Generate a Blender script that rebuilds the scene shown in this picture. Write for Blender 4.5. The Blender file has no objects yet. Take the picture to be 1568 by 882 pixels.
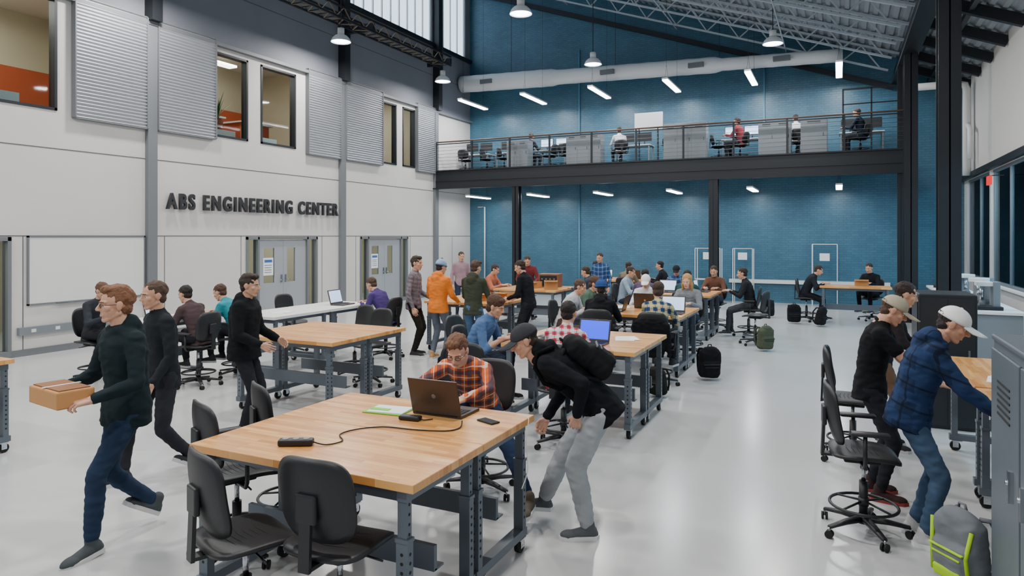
import bpy, bmesh, math, random
import numpy as np
from mathutils import Vector, Matrix, noise
random.seed(7)
PI=math.pi
scene=bpy.context.scene
coll=scene.collection

# ---------------------------------------------------------------- materials
def lin(h):
    h=h.lstrip('#'); o=[]
    if len(h)==3: h=''.join(c*2 for c in h)
    for i in (0,2,4):
        c=int(h[i:i+2],16)/255
        o.append(c/12.92 if c<=.04045 else ((c+.055)/1.055)**2.4)
    return (o[0],o[1],o[2],1)
MC={}
def mat(name,col,rough=.5,metal=0,emit=0,bump=None,var=None,spec=.5,trans=0,ecol=None):
    if name in MC: return MC[name]
    m=bpy.data.materials.new(name); m.use_nodes=True; nt=m.node_tree; N=nt.nodes; L=nt.links
    b=N['Principled BSDF']; c=lin(col)
    b.inputs['Base Color'].default_value=c; b.inputs['Roughness'].default_value=rough
    b.inputs['Metallic'].default_value=metal; b.inputs['Specular IOR Level'].default_value=spec
    if emit:
        b.inputs['Emission Color'].default_value=lin(ecol or col); b.inputs['Emission Strength'].default_value=emit
    tc=None
    if bump or var: tc=N.new('ShaderNodeTexCoord')
    if var:
        n=N.new('ShaderNodeTexNoise'); n.inputs['Scale'].default_value=var[0]; n.inputs['Detail'].default_value=4
        L.new(tc.outputs['Object'],n.inputs['Vector'])
        r=N.new('ShaderNodeMapRange'); r.inputs['From Min'].default_value=.3; r.inputs['From Max'].default_value=.7
        r.inputs['To Min'].default_value=1-var[1]; r.inputs['To Max'].default_value=1+var[1]
        L.new(n.outputs['Fac'],r.inputs['Value'])
        mx=N.new('ShaderNodeVectorMath'); mx.operation='SCALE'; mx.inputs[0].default_value=c[:3]
        L.new(r.outputs[0],mx.inputs['Scale']); L.new(mx.outputs[0],b.inputs['Base Color'])
    if bump:
        n=N.new('ShaderNodeTexNoise'); n.inputs['Scale'].default_value=bump[0]; n.inputs['Detail'].default_value=5
        L.new(tc.outputs['Object'],n.inputs['Vector'])
        bp=N.new('ShaderNodeBump'); bp.inputs['Strength'].default_value=bump[1]; bp.inputs['Distance'].default_value=bump[2]
        L.new(n.outputs['Fac'],bp.inputs['Height']); L.new(bp.outputs[0],b.inputs['Normal'])
    MC[name]=m; return m
def glassmat(name,tint,fac=.15):
    if name in MC: return MC[name]
    m=bpy.data.materials.new(name); m.use_nodes=True; nt=m.node_tree; N=nt.nodes; L=nt.links
    N.remove(N['Principled BSDF']); out=N['Material Output']
    t=N.new('ShaderNodeBsdfTransparent'); t.inputs[0].default_value=lin(tint)
    g=N.new('ShaderNodeBsdfGlossy'); g.inputs['Roughness'].default_value=.03
    lw=N.new('ShaderNodeLayerWeight'); lw.inputs[0].default_value=fac
    mx=N.new('ShaderNodeMixShader'); L.new(lw.outputs['Fresnel'],mx.inputs[0]); L.new(t.outputs[0],mx.inputs[1]); L.new(g.outputs[0],mx.inputs[2])
    L.new(mx.outputs[0],out.inputs['Surface']); MC[name]=m; return m
def math_n(nt,op,a,b=None):
    n=nt.nodes.new('ShaderNodeMath'); n.operation=op
    for i,v in enumerate((a,b)):
        if v is None: continue
        if isinstance(v,(int,float)): n.inputs[i].default_value=v
        else: nt.links.new(v,n.inputs[i])
    return n.outputs[0]
def plaid(name,base,c2,c3,s=9):
    if name in MC: return MC[name]
    m=bpy.data.materials.new(name); m.use_nodes=True; nt=m.node_tree; N=nt.nodes; L=nt.links
    b=N['Principled BSDF']; b.inputs['Roughness'].default_value=.9; b.inputs['Specular IOR Level'].default_value=.15
    tc=N.new('ShaderNodeTexCoord'); sp=N.new('ShaderNodeSeparateXYZ'); L.new(tc.outputs['Object'],sp.inputs[0])
    z=math_n(nt,'FRACT',math_n(nt,'MULTIPLY',math_n(nt,'ADD',sp.outputs[2],math_n(nt,'MULTIPLY',sp.outputs[1],.35)),s))
    x=math_n(nt,'FRACT',math_n(nt,'MULTIPLY',math_n(nt,'ADD',sp.outputs[0],math_n(nt,'MULTIPLY',sp.outputs[1],.5)),s))
    def mix(a,c,f):
        mx=N.new('ShaderNodeMix'); mx.data_type='RGBA'; L.new(f,mx.inputs[0])
        if isinstance(a,tuple): mx.inputs[6].default_value=a
        else: L.new(a,mx.inputs[6])
        mx.inputs[7].default_value=c; return mx.outputs[2]
    f1=math_n(nt,'MULTIPLY',math_n(nt,'LESS_THAN',z,.42),.75)
    f2=math_n(nt,'MULTIPLY',math_n(nt,'LESS_THAN',x,.42),.65)
    o=mix(mix(lin(base),lin(c2),f1),lin(c2),f2)
    g1=math_n(nt,'MULTIPLY',math_n(nt,'LESS_THAN',math_n(nt,'ABSOLUTE',math_n(nt,'SUBTRACT',z,.72)),.045),.7)
    g2=math_n(nt,'MULTIPLY',math_n(nt,'LESS_THAN',math_n(nt,'ABSOLUTE',math_n(nt,'SUBTRACT',x,.72)),.045),.7)
    o=mix(mix(o,lin(c3),g1),lin(c3),g2)
    L.new(o,b.inputs['Base Color']); MC[name]=m; return m
def cloth(h): return mat('cloth_'+h,h,.92,bump=(60,.25,.004),var=(7,.12),spec=.15)
def brickmat(name,c1,c2,w,h,mort,bumpd,rough=.5,axis='XZ',mcol=None,grain=False):
    m=bpy.data.materials.new(name); m.use_nodes=True; nt=m.node_tree; N=nt.nodes; L=nt.links
    b=N['Principled BSDF']; b.inputs['Roughness'].default_value=rough
    tc=N.new('ShaderNodeTexCoord'); sp=N.new('ShaderNodeSeparateXYZ'); cb=N.new('ShaderNodeCombineXYZ'); L.new(tc.outputs['Object'],sp.inputs[0])
    L.new(sp.outputs['XYZ'.index(axis[0])],cb.inputs[0]); L.new(sp.outputs['XYZ'.index(axis[1])],cb.inputs[1])
    t=N.new('ShaderNodeTexBrick'); t.inputs['Scale'].default_value=1; t.inputs['Brick Width'].default_value=w; t.inputs['Row Height'].default_value=h
    t.inputs['Mortar Size'].default_value=mort; t.inputs['Color1'].default_value=lin(c1); t.inputs['Color2'].default_value=lin(c2); t.inputs['Mortar'].default_value=lin(mcol or c1)
    t.offset=.37; L.new(cb.outputs[0],t.inputs['Vector'])
    n=N.new('ShaderNodeTexNoise'); n.inputs['Detail'].default_value=4
    if grain:
        mp=N.new('ShaderNodeMapping'); mp.inputs['Scale'].default_value=(4,60,4); L.new(tc.outputs['Object'],mp.inputs[0]); L.new(mp.outputs[0],n.inputs['Vector']); n.inputs['Scale'].default_value=1
    else:
        L.new(tc.outputs['Object'],n.inputs['Vector']); n.inputs['Scale'].default_value=1.3
    r=N.new('ShaderNodeMapRange'); r.inputs['From Min'].default_value=.3; r.inputs['From Max'].default_value=.7; r.inputs['To Min'].default_value=.88; r.inputs['To Max'].default_value=1.1
    L.new(n.outputs['Fac'],r.inputs['Value'])
    v=N.new('ShaderNodeVectorMath'); v.operation='SCALE'; L.new(t.outputs['Color'],v.inputs[0]); L.new(r.outputs[0],v.inputs['Scale']); L.new(v.outputs[0],b.inputs['Base Color'])
    if bumpd:
        bp=N.new('ShaderNodeBump'); bp.invert=True; bp.inputs['Strength'].default_value=.7; bp.inputs['Distance'].default_value=bumpd
        L.new(t.outputs['Fac'],bp.inputs['Height']); L.new(bp.outputs[0],b.inputs['Normal'])
    MC[name]=m; return m

M_floor=mat('floor_epoxy','#bdbebe',.2,var=(.5,.05),bump=(3,.04,.01))
M_wall=mat('panel_wall','#cfccc7',.6,var=(.6,.03))
M_wall2=mat('upper_wall','#787c85',.7,var=(.8,.04))
M_trimg=mat('grey_trim','#6d7175',.5)
M_seam=mat('seam','#55575a',.7)
M_blue=brickmat('blue_brick','#416d82','#39647a',.21,.072,.008,.01,.4,'XZ','#365e72')
M_blue2=mat('blue_brightened','#5b98b4',.6)  # lighter blue standing in for reflections in the right glazing; wall pipes share it
M_steel=mat('dark_steel','#23272c',.45,.3)
M_bgrey=mat('bench_grey','#5f6871',.42,.3)
M_black=mat('black_plastic','#1b1c1f',.45,bump=(120,.15,.002))
M_rubber=mat('rubber','#0f0f10',.7)
M_chrome=mat('chrome','#b9bcc0',.2,1)
M_alu=mat('corrugated_alu','#aeb1b6',.42,.55)
M_white=mat('white_paint','#dcdcd8',.5)
M_butcher=brickmat('butcher_block','#e6ad68','#c58240',.34,.04,.0006,0,.28,'XY','#a8743f',True)
M_deck=mat('roof_deck','#8f979d',.6)
M_joist=mat('joist_paint','#a9b2b9',.5)
M_duct=mat('duct_metal','#e2e4e4',.45)
M_glass=glassmat('window_glass','#e8f0f2',.12)
M_glassd=glassmat('blue_reflection_glass','#cfe4ee',.08)  # blue tint imitates the blue reflections in the right-hand panes
M_lamp=mat('lamp_emit','#ffffff',.5,emit=14,ecol='#f4f8ff')
M_lampw=mat('lamp_warm','#ffffff',.5,emit=8,ecol='#fff2d8')
M_day=mat('daylight_panel','#dfe9f2',.5,emit=2.2,ecol='#cfe2f5')
M_paper=mat('paper','#e9ecef',.8)
M_wood=mat('wood_brown','#7a4f33',.5)
M_rail=mat('rail_wood','#4a3428',.5)
M_orange=mat('orange_panel','#b3532f',.6)
M_beige=mat('beige_wall','#c8c0aa',.7)
M_dark=mat('dark_gap','#16181a',.8)
M_screen=mat('screen_white','#bcd0e8',.3,emit=1.2,ecol='#a9c8f0')
M_screenb=mat('screen_blue','#2040ff',.3,emit=1.6,ecol='#1c38f0')
M_laptop=mat('laptop_grey','#4a4340',.35,.5)
M_cab=mat('cabinet_grey','#7b8288',.45,.2)
M_locker=mat('locker_grey','#626c73',.4,.3)

# ---------------------------------------------------------------- geometry
def box_geo(c,s):
    c=Vector(c); x,y,z=s[0]/2,s[1]/2,s[2]/2
    V=[(c.x+a*x,c.y+b*y,c.z+d*z) for a in(-1,1) for b in(-1,1) for d in(-1,1)]
    return V,[(0,1,3,2),(4,6,7,5),(0,4,5,1),(2,3,7,6),(0,2,6,4),(1,5,7,3)]
RB={}
def rbox_geo(c,s,r,seg=3):
    k=(tuple(s),r,seg)
    if k not in RB:
        bm=bmesh.new(); bmesh.ops.create_cube(bm,size=1)
        for v in bm.verts: v.co=Vector((v.co.x*s[0],v.co.y*s[1],v.co.z*s[2]))
        bmesh.ops.bevel(bm,geom=list(bm.edges),offset=r,segments=seg,profile=.5,affect='EDGES')
        bm.verts.index_update(); RB[k]=([tuple(v.co) for v in bm.verts],[tuple(v.index for v in f.verts) for f in bm.faces]); bm.free()
    V,F=RB[k]; return [(v[0]+c[0],v[1]+c[1],v[2]+c[2]) for v in V],F
def cap_geo(p,q,r1,r2,n=14,h=3):
    p=Vector(p);q=Vector(q);d=q-p
    d=d.normalized() if d.length>1e-6 else Vector((0,0,1))
    a=d.orthogonal().normalized(); b=d.cross(a)
    rg=[]
    for i in range(1,h+1):
        t=-PI/2+PI/2*i/h; rg.append((p+d*r1*math.sin(t),r1*math.cos(t)))
    for i in range(0,h):
        t=PI/2*i/h; rg.append((q+d*r2*math.sin(t),r2*math.cos(t)))
    V=[tuple(p-d*r1)]
    for c,r in rg:
        for k in range(n):
            t=2*PI*k/n; V.append(tuple(c+a*(r*math.cos(t))+b*(r*math.sin(t))))
    V.append(tuple(q+d*r2)); F=[]
    for k in range(n): F.append((0,1+(k+1)%n,1+k))
    for j in range(len(rg)-1):
        for k in range(n):
            a0=1+j*n+k;a1=1+j*n+(k+1)%n; F.append((a0,a1,a1+n,a0+n))
    o=1+(len(rg)-1)*n; e=len(V)-1
    for k in range(n): F.append((o+k,o+(k+1)%n,e))
    return V,F
def ell_geo(c,r,M=None,n=18):
    V,F=cap_geo((0,0,0),(0,0,0),1,1,n,6)
    V=[Vector((v[0]*r[0],v[1]*r[1],v[2]*r[2])) for v in V]
    if M is not None: V=[M@v for v in V]
    return [(v[0]+c[0],v[1]+c[1],v[2]+c[2]) for v in V],F
def loft_geo(rings,n=20,p=2.0):
    V=[];F=[]
    for c,A,B in rings:
        for k in range(n):
            t=2*PI*k/n; ct,st=math.cos(t),math.sin(t)
            ct=math.copysign(abs(ct)**(2/p),ct); st=math.copysign(abs(st)**(2/p),st)
            V.append(tuple(Vector(c)+Vector(A)*ct+Vector(B)*st))
    for j in range(len(rings)-1):
        for k in range(n):
            a=j*n+k;b=j*n+(k+1)%n; F.append((a,b,b+n,a+n))
    V.append(tuple(rings[0][0])); V.append(tuple(rings[-1][0])); s0=len(V)-2
    o=(len(rings)-1)*n
    for k in range(n):
        F.append((s0,(k+1)%n,k)); F.append((s0+1,o+k,o+(k+1)%n))
    return V,F
class MB:
    def __init__(s): s.V=[];s.F=[];s.M=[];s.S=[];s.mats=[]
    def mi(s,m):
        if m not in s.mats: s.mats.append(m)
        return s.mats.index(m)
    def add(s,g,m,smooth=False,M=None):
        V,F=g; o=len(s.V)
        if M is not None: V=[tuple(M@Vector(v)) for v in V]
        s.V.extend(V); s.F.extend([tuple(i+o for i in f) for f in F]); i=s.mi(m)
        s.M.extend([i]*len(F)); s.S.extend([smooth]*len(F)); return s
    def box(s,c,sz,m,M=None): return s.add(box_geo(c,sz),m,False,M)
    def bx(s,x0,x1,y0,y1,z0,z1,m): return s.box(((x0+x1)/2,(y0+y1)/2,(z0+z1)/2),(abs(x1-x0),abs(y1-y0),abs(z1-z0)),m)
    def rbox(s,c,sz,r,m,M=None,seg=2,smooth=False): return s.add(rbox_geo(c,sz,r,seg),m,smooth,M)
    def cyl(s,p,q,r1,m,r2=None,n=16,M=None,caps=True):
        r2=r1 if r2 is None else r2; p=Vector(p);q=Vector(q);d=(q-p).normalized();a=d.orthogonal().normalized();b=d.cross(a);V=[]
        for c,r in((p,r1),(q,r2)):
            for k in range(n): t=2*PI*k/n; V.append(tuple(c+a*r*math.cos(t)+b*r*math.sin(t)))
        s.add((V,[(k,(k+1)%n,(k+1)%n+n,k+n) for k in range(n)]),m,True,M)
        if caps:
            o=len(s.V)-2*n; s.F.append(tuple(o+n-1-k for k in range(n))); s.F.append(tuple(o+n+k for k in range(n)))
            i=s.mi(m); s.M+= [i,i]; s.S+=[False,False]
        return s
    def beam(s,p,q,w,h,m,M=None):
        p=Vector(p);q=Vector(q);d=(q-p);L=d.length;d.normalize()
        up=Vector((0,0,1)) if abs(d.z)<.99 else Vector((0,1,0))
        a=d.cross(up).normalized();b=a.cross(d); R=Matrix((a,d,b)).transposed().to_4x4(); R.translation=(p+q)/2
        if M is not None: R=M@R
        return s.box((0,0,0),(w,L,h),m,R)
    def tube(s,P,r,m,n=8,M=None,closed=False):
        P=[Vector(p) for p in P]; V=[];N=len(P); ref=None
        for i,p in enumerate(P):
            if closed: d=P[(i+1)%N]-P[i-1]
            else: d=P[min(i+1,N-1)]-P[max(i-1,0)]
            d.normalize()
            a=(d.orthogonal() if ref is None else ref-d*ref.dot(d)).normalized(); ref=a; b=d.cross(a)
            for k in range(n): t=2*PI*k/n; V.append(tuple(p+a*r*math.cos(t)+b*r*math.sin(t)))
        F=[]
        for i in range(N if closed else N-1):
            for k in range(n): F.append((i*n+k,i*n+(k+1)%n,((i+1)%N)*n+(k+1)%n,((i+1)%N)*n+k))
        if not closed: F.append(tuple(range(n-1,-1,-1))); F.append(tuple((N-1)*n+k for k in range(n)))
        return s.add((V,F),m,True,M)
    def mesh(s,name):
        me=bpy.data.meshes.new(name); me.from_pydata(s.V,[],s.F)
        for m in s.mats: me.materials.append(m)
        me.polygons.foreach_set('material_index',s.M); me.polygons.foreach_set('use_smooth',s.S); me.update(); return me
    def obj(s,name,loc=(0,0,0),rz=0,bevel=0):
        return place(s.mesh(name),name,loc,rz,bevel)
def place(me,name,loc=(0,0,0),rz=0,bevel=0,rot=None,scale=None):
    o=bpy.data.objects.new(name,me); o.location=loc; o.rotation_euler=rot or (0,0,rz)
    if scale: o.scale=scale
    coll.objects.link(o)
    return o
def remesh(geos,vox,smooth=4,fac=.5):
    V=[];F=[]
    for v,f in geos:
        o=len(V); V.extend(v); F.extend([tuple(i+o for i in q) for q in f])
    me=bpy.data.meshes.new('t'); me.from_pydata(V,[],F); ob=bpy.data.objects.new('t',me); coll.objects.link(ob)
    m=ob.modifiers.new('r','REMESH'); m.mode='VOXEL'; m.voxel_size=vox
    if smooth:
        m=ob.modifiers.new('s','SMOOTH'); m.factor=fac; m.iterations=smooth
    dg=bpy.context.evaluated_depsgraph_get(); n=bpy.data.meshes.new_from_object(ob.evaluated_get(dg))
    A=np.empty(len(n.vertices)*3); n.vertices.foreach_get('co',A)
    G=[tuple(p.vertices) for p in n.polygons]
    bpy.data.objects.remove(ob); bpy.data.meshes.remove(me); bpy.data.meshes.remove(n)
    return [tuple(a) for a in A.reshape(-1,3)],G

# ---------------------------------------------------------------- people parts
def wrinkle(g,amp,seed=0):
    V=[];o=Vector((seed*3.1,seed*1.7,seed*.9))
    for v in g[0]:
        v=Vector(v); p=v+o
        d=noise.noise_vector(Vector((p.x*14,p.y*14,p.z*30)))*amp*.8+noise.noise_vector(p*5)*amp*.7
        V.append(tuple(v+d))
    return V,g[1]
HC={}
def head_geo(det):
    k=('h',det)
    if k in HC: return HC[k]
    G=[ell_geo((0,-.012,.03),(.075,.095,.09)),ell_geo((0,.02,-.03),(.061,.07,.085)),ell_geo((0,.064,-.094),(.026,.02,.02)),
       cap_geo((0,.084,.018),(0,.106,-.020),.008,.0125),ell_geo((.011,.097,-.026),(.009,.01,.007)),ell_geo((-.011,.097,-.026),(.009,.01,.007)),
       cap_geo((0,-.012,-.04),(0,-.03,-.17),.056,.06),cap_geo((-.019,.078,-.062),(.019,.078,-.062),.011,.011)]
    for s in(-1,1):
        G+= [cap_geo((s*.05,-.01,-.055),(s*.02,.056,-.093),.02,.018),ell_geo((s*.04,.053,-.016),(.026,.025,.024)),
             cap_geo((s*.008,.08,.026),(s*.044,.066,.026),.011,.01),ell_geo((s*.077,-.01,-.004),(.009,.019,.032)),ell_geo((s*.082,-.014,.006),(.006,.02,.024))]
    HC[k]=remesh(G,(.0042,.006,.009)[det],(3,2,1)[det]); return HC[k]
def hair_geo(style,det):
    k=(style,det)
    if k in HC: return HC[k]
    G=[ell_geo((0,-.028,.045),(.081,.103,.087)),ell_geo((0,-.052,-.02),(.066,.055,.062))]
    if style=='quiff': G+=[ell_geo((0.01,.04,.108),(.06,.045,.03)),ell_geo((0,-.02,.10),(.07,.08,.04))]
    if style=='bushy': G+=[ell_geo((0,-.03,.06),(.09,.11,.09)),ell_geo((0,-.06,-.02),(.078,.06,.07)),ell_geo((0,.04,.1),(.06,.04,.03))]
    if style=='long':
        G+=[ell_geo((0,-.03,.05),(.088,.105,.088)),ell_geo((0,-.07,-.07),(.085,.05,.13)),ell_geo((.075,-.01,-.08),(.03,.05,.12)),ell_geo((-.075,-.01,-.08),(.03,.05,.12))]
    g=remesh(G,(.0045,.007,.01)[det],1)
    V=[]
    for v in g[0]:
        v=Vector(v); w=v+noise.noise_vector(Vector((v.x*60,v.y*25,v.z*25)))*.0065+noise.noise_vector(Vector((v.x*160,v.y*50,v.z*60)))*.004
        if style=='under': w.z=min(w.z,.05+.02*(w.z-.05)); w.x*=.985; w.y=(w.y+.028)*.96-.028
        V.append(tuple(w))
    HC[k]=(V,g[1]); return HC[k]
def hand_geo(curl):
    k=('hand',curl)
    if k in HC: return HC[k]
    G=[cap_geo((0,-.05,0),(0,.01,0),.026,.027)]
    xs=[-.034,-.0115,.0115,.0335]; ln=[.058,.075,.081,.073]; ky=[.08,.09,.092,.088]
    for x,l,y0 in zip(xs,ln,ky):
        G.append(cap_geo((x*.45,.008,0),(x,y0,0),.015,.0125))
        p=Vector((x,y0,.001)); a=curl*.6; xx=x*.25
        for i,f in enumerate((.45,.31,.24)):
            q=p+Vector((xx*f,math.cos(a),-math.sin(a)))*(l*f); r=(.0088,.008,.0072)[i]; G.append(cap_geo(p,q,r,r*.93,10,3)); p=q; a+=curl
    G+=[cap_geo((.012,.015,-.004),(.045,.045,-.012),.015,.0115),cap_geo((.045,.045,-.012),(.057,.072,-.016-.01*curl),.0105,.0095),cap_geo((.057,.072,-.016-.01*curl),(.055-.01*curl,.095,-.02-.02*curl),.0095,.008)]
    HC[k]=remesh(G,.0032,2); return HC[k]
def shoe_geo():
    if 'shoe' in HC: return HC['shoe']
    G=[cap_geo((0,-.025,-.025),(0,.02,-.03),.042,.042),cap_geo((0,-.005,.03),(0,-.01,-.03),.042,.044),cap_geo((0,.02,-.032),(0,.12,-.045),.042,.034),ell_geo((0,.135,-.046),(.045,.068,.034)),ell_geo((0,-.03,-.045),(.039,.045,.04))]
    up=remesh(G,.006,3)
    pts=[(-.036,-.06),(-.04,.02),(-.048,.11),(-.036,.18),(0,.21),(.036,.18),(.048,.11),(.04,.02),(.036,-.06),(0,-.082)]
    V=[(x,y,-.08) for x,y in pts]+[(x,y,-.05) for x,y in pts]; n=len(pts)
    F=[tuple(range(n-1,-1,-1)),tuple(range(n,2*n))]+[(i,(i+1)%n,(i+1)%n+n,i+n) for i in range(n)]
    up=([(x,y,max(z,-.078)) for x,y,z in up[0]],up[1])
    HC['shoe']=(up,(V,F)); return HC['shoe']
def cap_parts(mb,m,M,back=False):
    rings=[]
    for i in range(11):
        t=i/10*PI/2; rings.append((Vector((0,-.020,.026+.098*math.sin(t))),Vector((.0865*max(math.cos(t),.02)**.9,0,0)),Vector((0,.108*max(math.cos(t),.02)**.9,0))))
    mb.add(loft_geo(rings,24),m,True,M)
    V=[];F=[];nx=12;ny=5; sg=-1 if back else 1
    for th in(0,.005):
        for j in range(ny+1):
            for i in range(nx+1):
                u=i/nx*2-1; e=math.sqrt(max(0,1-(u*.98)**2)); y=.05+(.02+.12*e**.6)*j/ny+.012*e; x=u*.072*(1-.12*j/ny)
                V.append((x,(y-.0)*sg+(0 if sg>0 else -.04),.040-.022*u*u-.012*j/ny+th))
    o=(nx+1)*(ny+1)
    for j in range(ny):
        for i in range(nx):
            a=j*(nx+1)+i; F.append((a,a+nx+1,a+nx+2,a+1)); F.append((a+o,a+1+o,a+nx+2+o,a+nx+1+o))
    for i in range(nx): a=ny*(nx+1)+i; F.append((a,a+o,a+1+o,a+1))
    for j in range(ny):
        for i in(0,nx): a=j*(nx+1)+i; F.append((a,a+nx+1,a+nx+1+o,a+o))
    mb.add((V,F),m,True,M); mb.add(ell_geo((0,-.020,.125),(.009,.009,.004)),m,True,M)
def beanie_parts(mb,m,M,m2=None):
    g=remesh([ell_geo((0,-.024,.052),(.09,.11,.096)),cap_geo((0,-.02,.03),(0,-.025,.035),.085,.088)],.008,3)
    g=([v for v in g[0]],[f for f in g[1] if min(g[0][i][2] for i in f)>.018]); mb.add(g,m,True,M)
    mb.tube([(.087*math.cos(t),-.022+.104*math.sin(t),.032) for t in [2*PI*i/24 for i in range(24)]],.014,m2 or m,8,M,True)
    mb.add(ell_geo((0,-.03,.15),(.022,.022,.02)),m2 or m,True,M)
def backpack_geo():
    if 'bp' in HC: return HC['bp']
    G=[rbox_geo((0,0,0),(.31,.16,.40),.06),rbox_geo((0,-.02,-.06),(.27,.2,.24),.05),ell_geo((0,0,.17),(.14,.075,.08)),rbox_geo((0,-.09,-.09),(.23,.08,.18),.035)]
    g=wrinkle(remesh(G,.011,4),.008,3); HC['bp']=g; return g
def backpack_parts(mb,m,M,m2=None):
    mb.add(backpack_geo(),m,True,M)
    mb.rbox((0,-.125,-.02),(.2,.012,.012),.004,m2 or m,M); mb.rbox((0,-.12,.02),(.24,.02,.01),.004,m2 or m,M)
    for s in(-1,1):
        mb.tube([(s*.09,.06,.2),(s*.12,.11,.19),(s*.13,.15,.08),(s*.13,.12,-.06),(s*.13,.07,-.15)],.016,m,8,M)
    mb.tube([(-.03,.03,.23),(-.02,.03,.27),(.02,.03,.27),(.03,.03,.23)],.008,m,8,M)
def ik(a,b,l1,l2,pole):
    d=b-a; L=min(d.length,(l1+l2)*.995); dn=d.normalized(); b=a+dn*L
    x=(l1*l1-l2*l2+L*L)/(2*L); h=math.sqrt(max(l1*l1-x*x,0)); p=pole-dn*pole.dot(dn)
    return a+dn*x+p.normalized()*h,b
def yawd(d): return math.atan2(-d[0],d[1])
STAND=dict(pelvis=(0,0,.94),neck=(0,.03,1.47),lh=(-.25,.08,.86),rh=(.25,.08,.86),lf=(-.11,-.02,.08),rf=(.11,.04,.08),desk=False)
SIT=dict(pelvis=(0,-.04,.70),neck=(0,.08,1.21),lh=(-.14,.42,.975),rh=(.14,.42,.975),lf=(-.13,.36,.30),rf=(.13,.36,.30),desk=True)
SITL=dict(pelvis=(0,-.04,.54),neck=(0,.06,1.05),lh=(-.14,.40,.80),rh=(.14,.40,.80),lf=(-.13,.36,.08),rf=(.13,.36,.08),desk=True)
def person(name,x,y,d,base=STAND,top='#222428',pants='#2b3342',skin='#c99a7e',hair='#3a2a20',style='short',shoes='#3a3a3c',sole='#cfcfcf',
           hat=None,hatback=False,beanie=None,head=(0,10),tw=0,sleeve='long',hood=False,det=1,s=1.0,bag=None,glasses=False,curl=.45,baggy=1.0,
           jacket=1.0,hem=.12,lp=None,rp=None,lkp=None,rkp=None,lfp=0,rfp=0,extra=None,headroll=0,**kw):
    q=dict(base); q.update(kw); mb=MB()
    mt=top if not isinstance(top,str) else cloth(top); mp=cloth(pants); ms=mat('skin_'+skin,skin,.55,bump=(90,.1,.002),spec=.35)
    mh=mat('hair_'+hair,hair,.75,bump=(140,.8,.006)); msh=cloth(shoes); mso=mat('sole_'+sole,sole,.7)
    P=Vector(q['pelvis']);N=Vector(q['neck']);X=Vector((1,0,0)); T0=(N-P).normalized(); F0=T0.cross(X); F0=-F0 if F0.y<0 else F0; F0.normalize()
    lean=math.hypot((N-P).x,(N-P).y)
    C=(P+N)/2-F0*(.02+.10*lean)
    def bez(t):
        if t<0: return P+(C-P).normalized()*t*(N-P).length
        return P*(1-t)**2+C*2*t*(1-t)+N*t*t
    def tan(t):
        t=max(t,0); return ((C-P)*(1-t)+(N-C)*t).normalized()
    def fr(t):
        S=Matrix.Rotation(math.radians(tw)*max(t,0),3,'Z')@X; T=tan(t); S=(S-T*S.dot(T)).normalized(); return bez(t),S,T,T.cross(S)
    J=jacket
    sec=[(-hem/.52,.172,.135),(0,.167,.13),(.2,.15,.112),(.45,.16,.118),(.68,.175,.124),(.84,.172,.112),(.93,.125,.088),(1.0,.072,.068)]
    R=[]
    for t,a,b in sec:
        c,S,T,F=fr(t); k=J if t<.9 else 1
        R.append((c,S*a*k,F*b*k))
    G=[loft_geo(R,22,2.3)]
    c,S,T,F=fr(.87)
    hands=[];skinG=[]
    for sd,hk,pl in((-1,'lh',lp),(1,'rh',rp)):
        a=c+S*sd*.172-T*.012
        w=Vector(q[hk]); pole=Vector(pl) if pl else Vector((sd*.45,-1,-.25))
        e,w=ik(a,w,.295,.262,pole)
        G.append(cap_geo(c+S*sd*.08,a,.068,.062*J))
        fd=(w-e).normalized()
        if sleeve=='long':
            G+=[cap_geo(a,e,.061*J,.049*J),cap_geo(e,w-fd*.02,.048*J,.036*J)]
        elif sleeve=='roll':
            m_=e.lerp(w,.25); G+=[cap_geo(a,e,.061*J,.049*J),cap_geo(e,m_,.05*J,.046*J)]; skinG.append(cap_geo(e,w,.04,.027))
        else:
            m_=a.lerp(e,.55); G+=[cap_geo(a,m_,.062*J,.060*J)]; skinG+=[cap_geo(a,e,.048,.041),cap_geo(e,w,.042,.027)]
        if q['desk']:
            fd2=Vector((fd.x,fd.y,fd.z*.25)).normalized(); up=Vector((sd*.25,0,1))
        else: fd2=fd; up=Vector((sd,.15,.1))
        xx=fd2.cross(up).normalized(); zz=xx.cross(fd2)
        Mh=Matrix((xx,fd2,zz)).transposed().to_4x4(); Mh.translation=w
        if sd==1: Mh=Mh@Matrix.Scale(-1,4,(1,0,0))
        hands.append(Mh)
    if hood: G+=[ell_geo(tuple(N-F*.05-T*.0),(.11,.075,.07)),ell_geo(tuple(N-F*.09-T*.07),(.10,.055,.08)),cap_geo(N-S*.06+F*.03-T*.02,N+S*.06+F*.03-T*.02,.04,.04)]
    else: G+=[cap_geo(N-T*.05,N+T*.008,.078,.066)]
    vox=(.010,.014,.02)[det]; sm=(4,3,1)[det]
    mb.add(wrinkle(remesh(G,vox,sm),(.010,.009,.004)[det],x+y),mt,True)
    if skinG: mb.add(remesh(skinG,.009,3),ms,True)
    Gp=[ell_geo(tuple(P-F0*.015+Vector((0,0,-.01))),(.152,.118,.115))]
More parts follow.
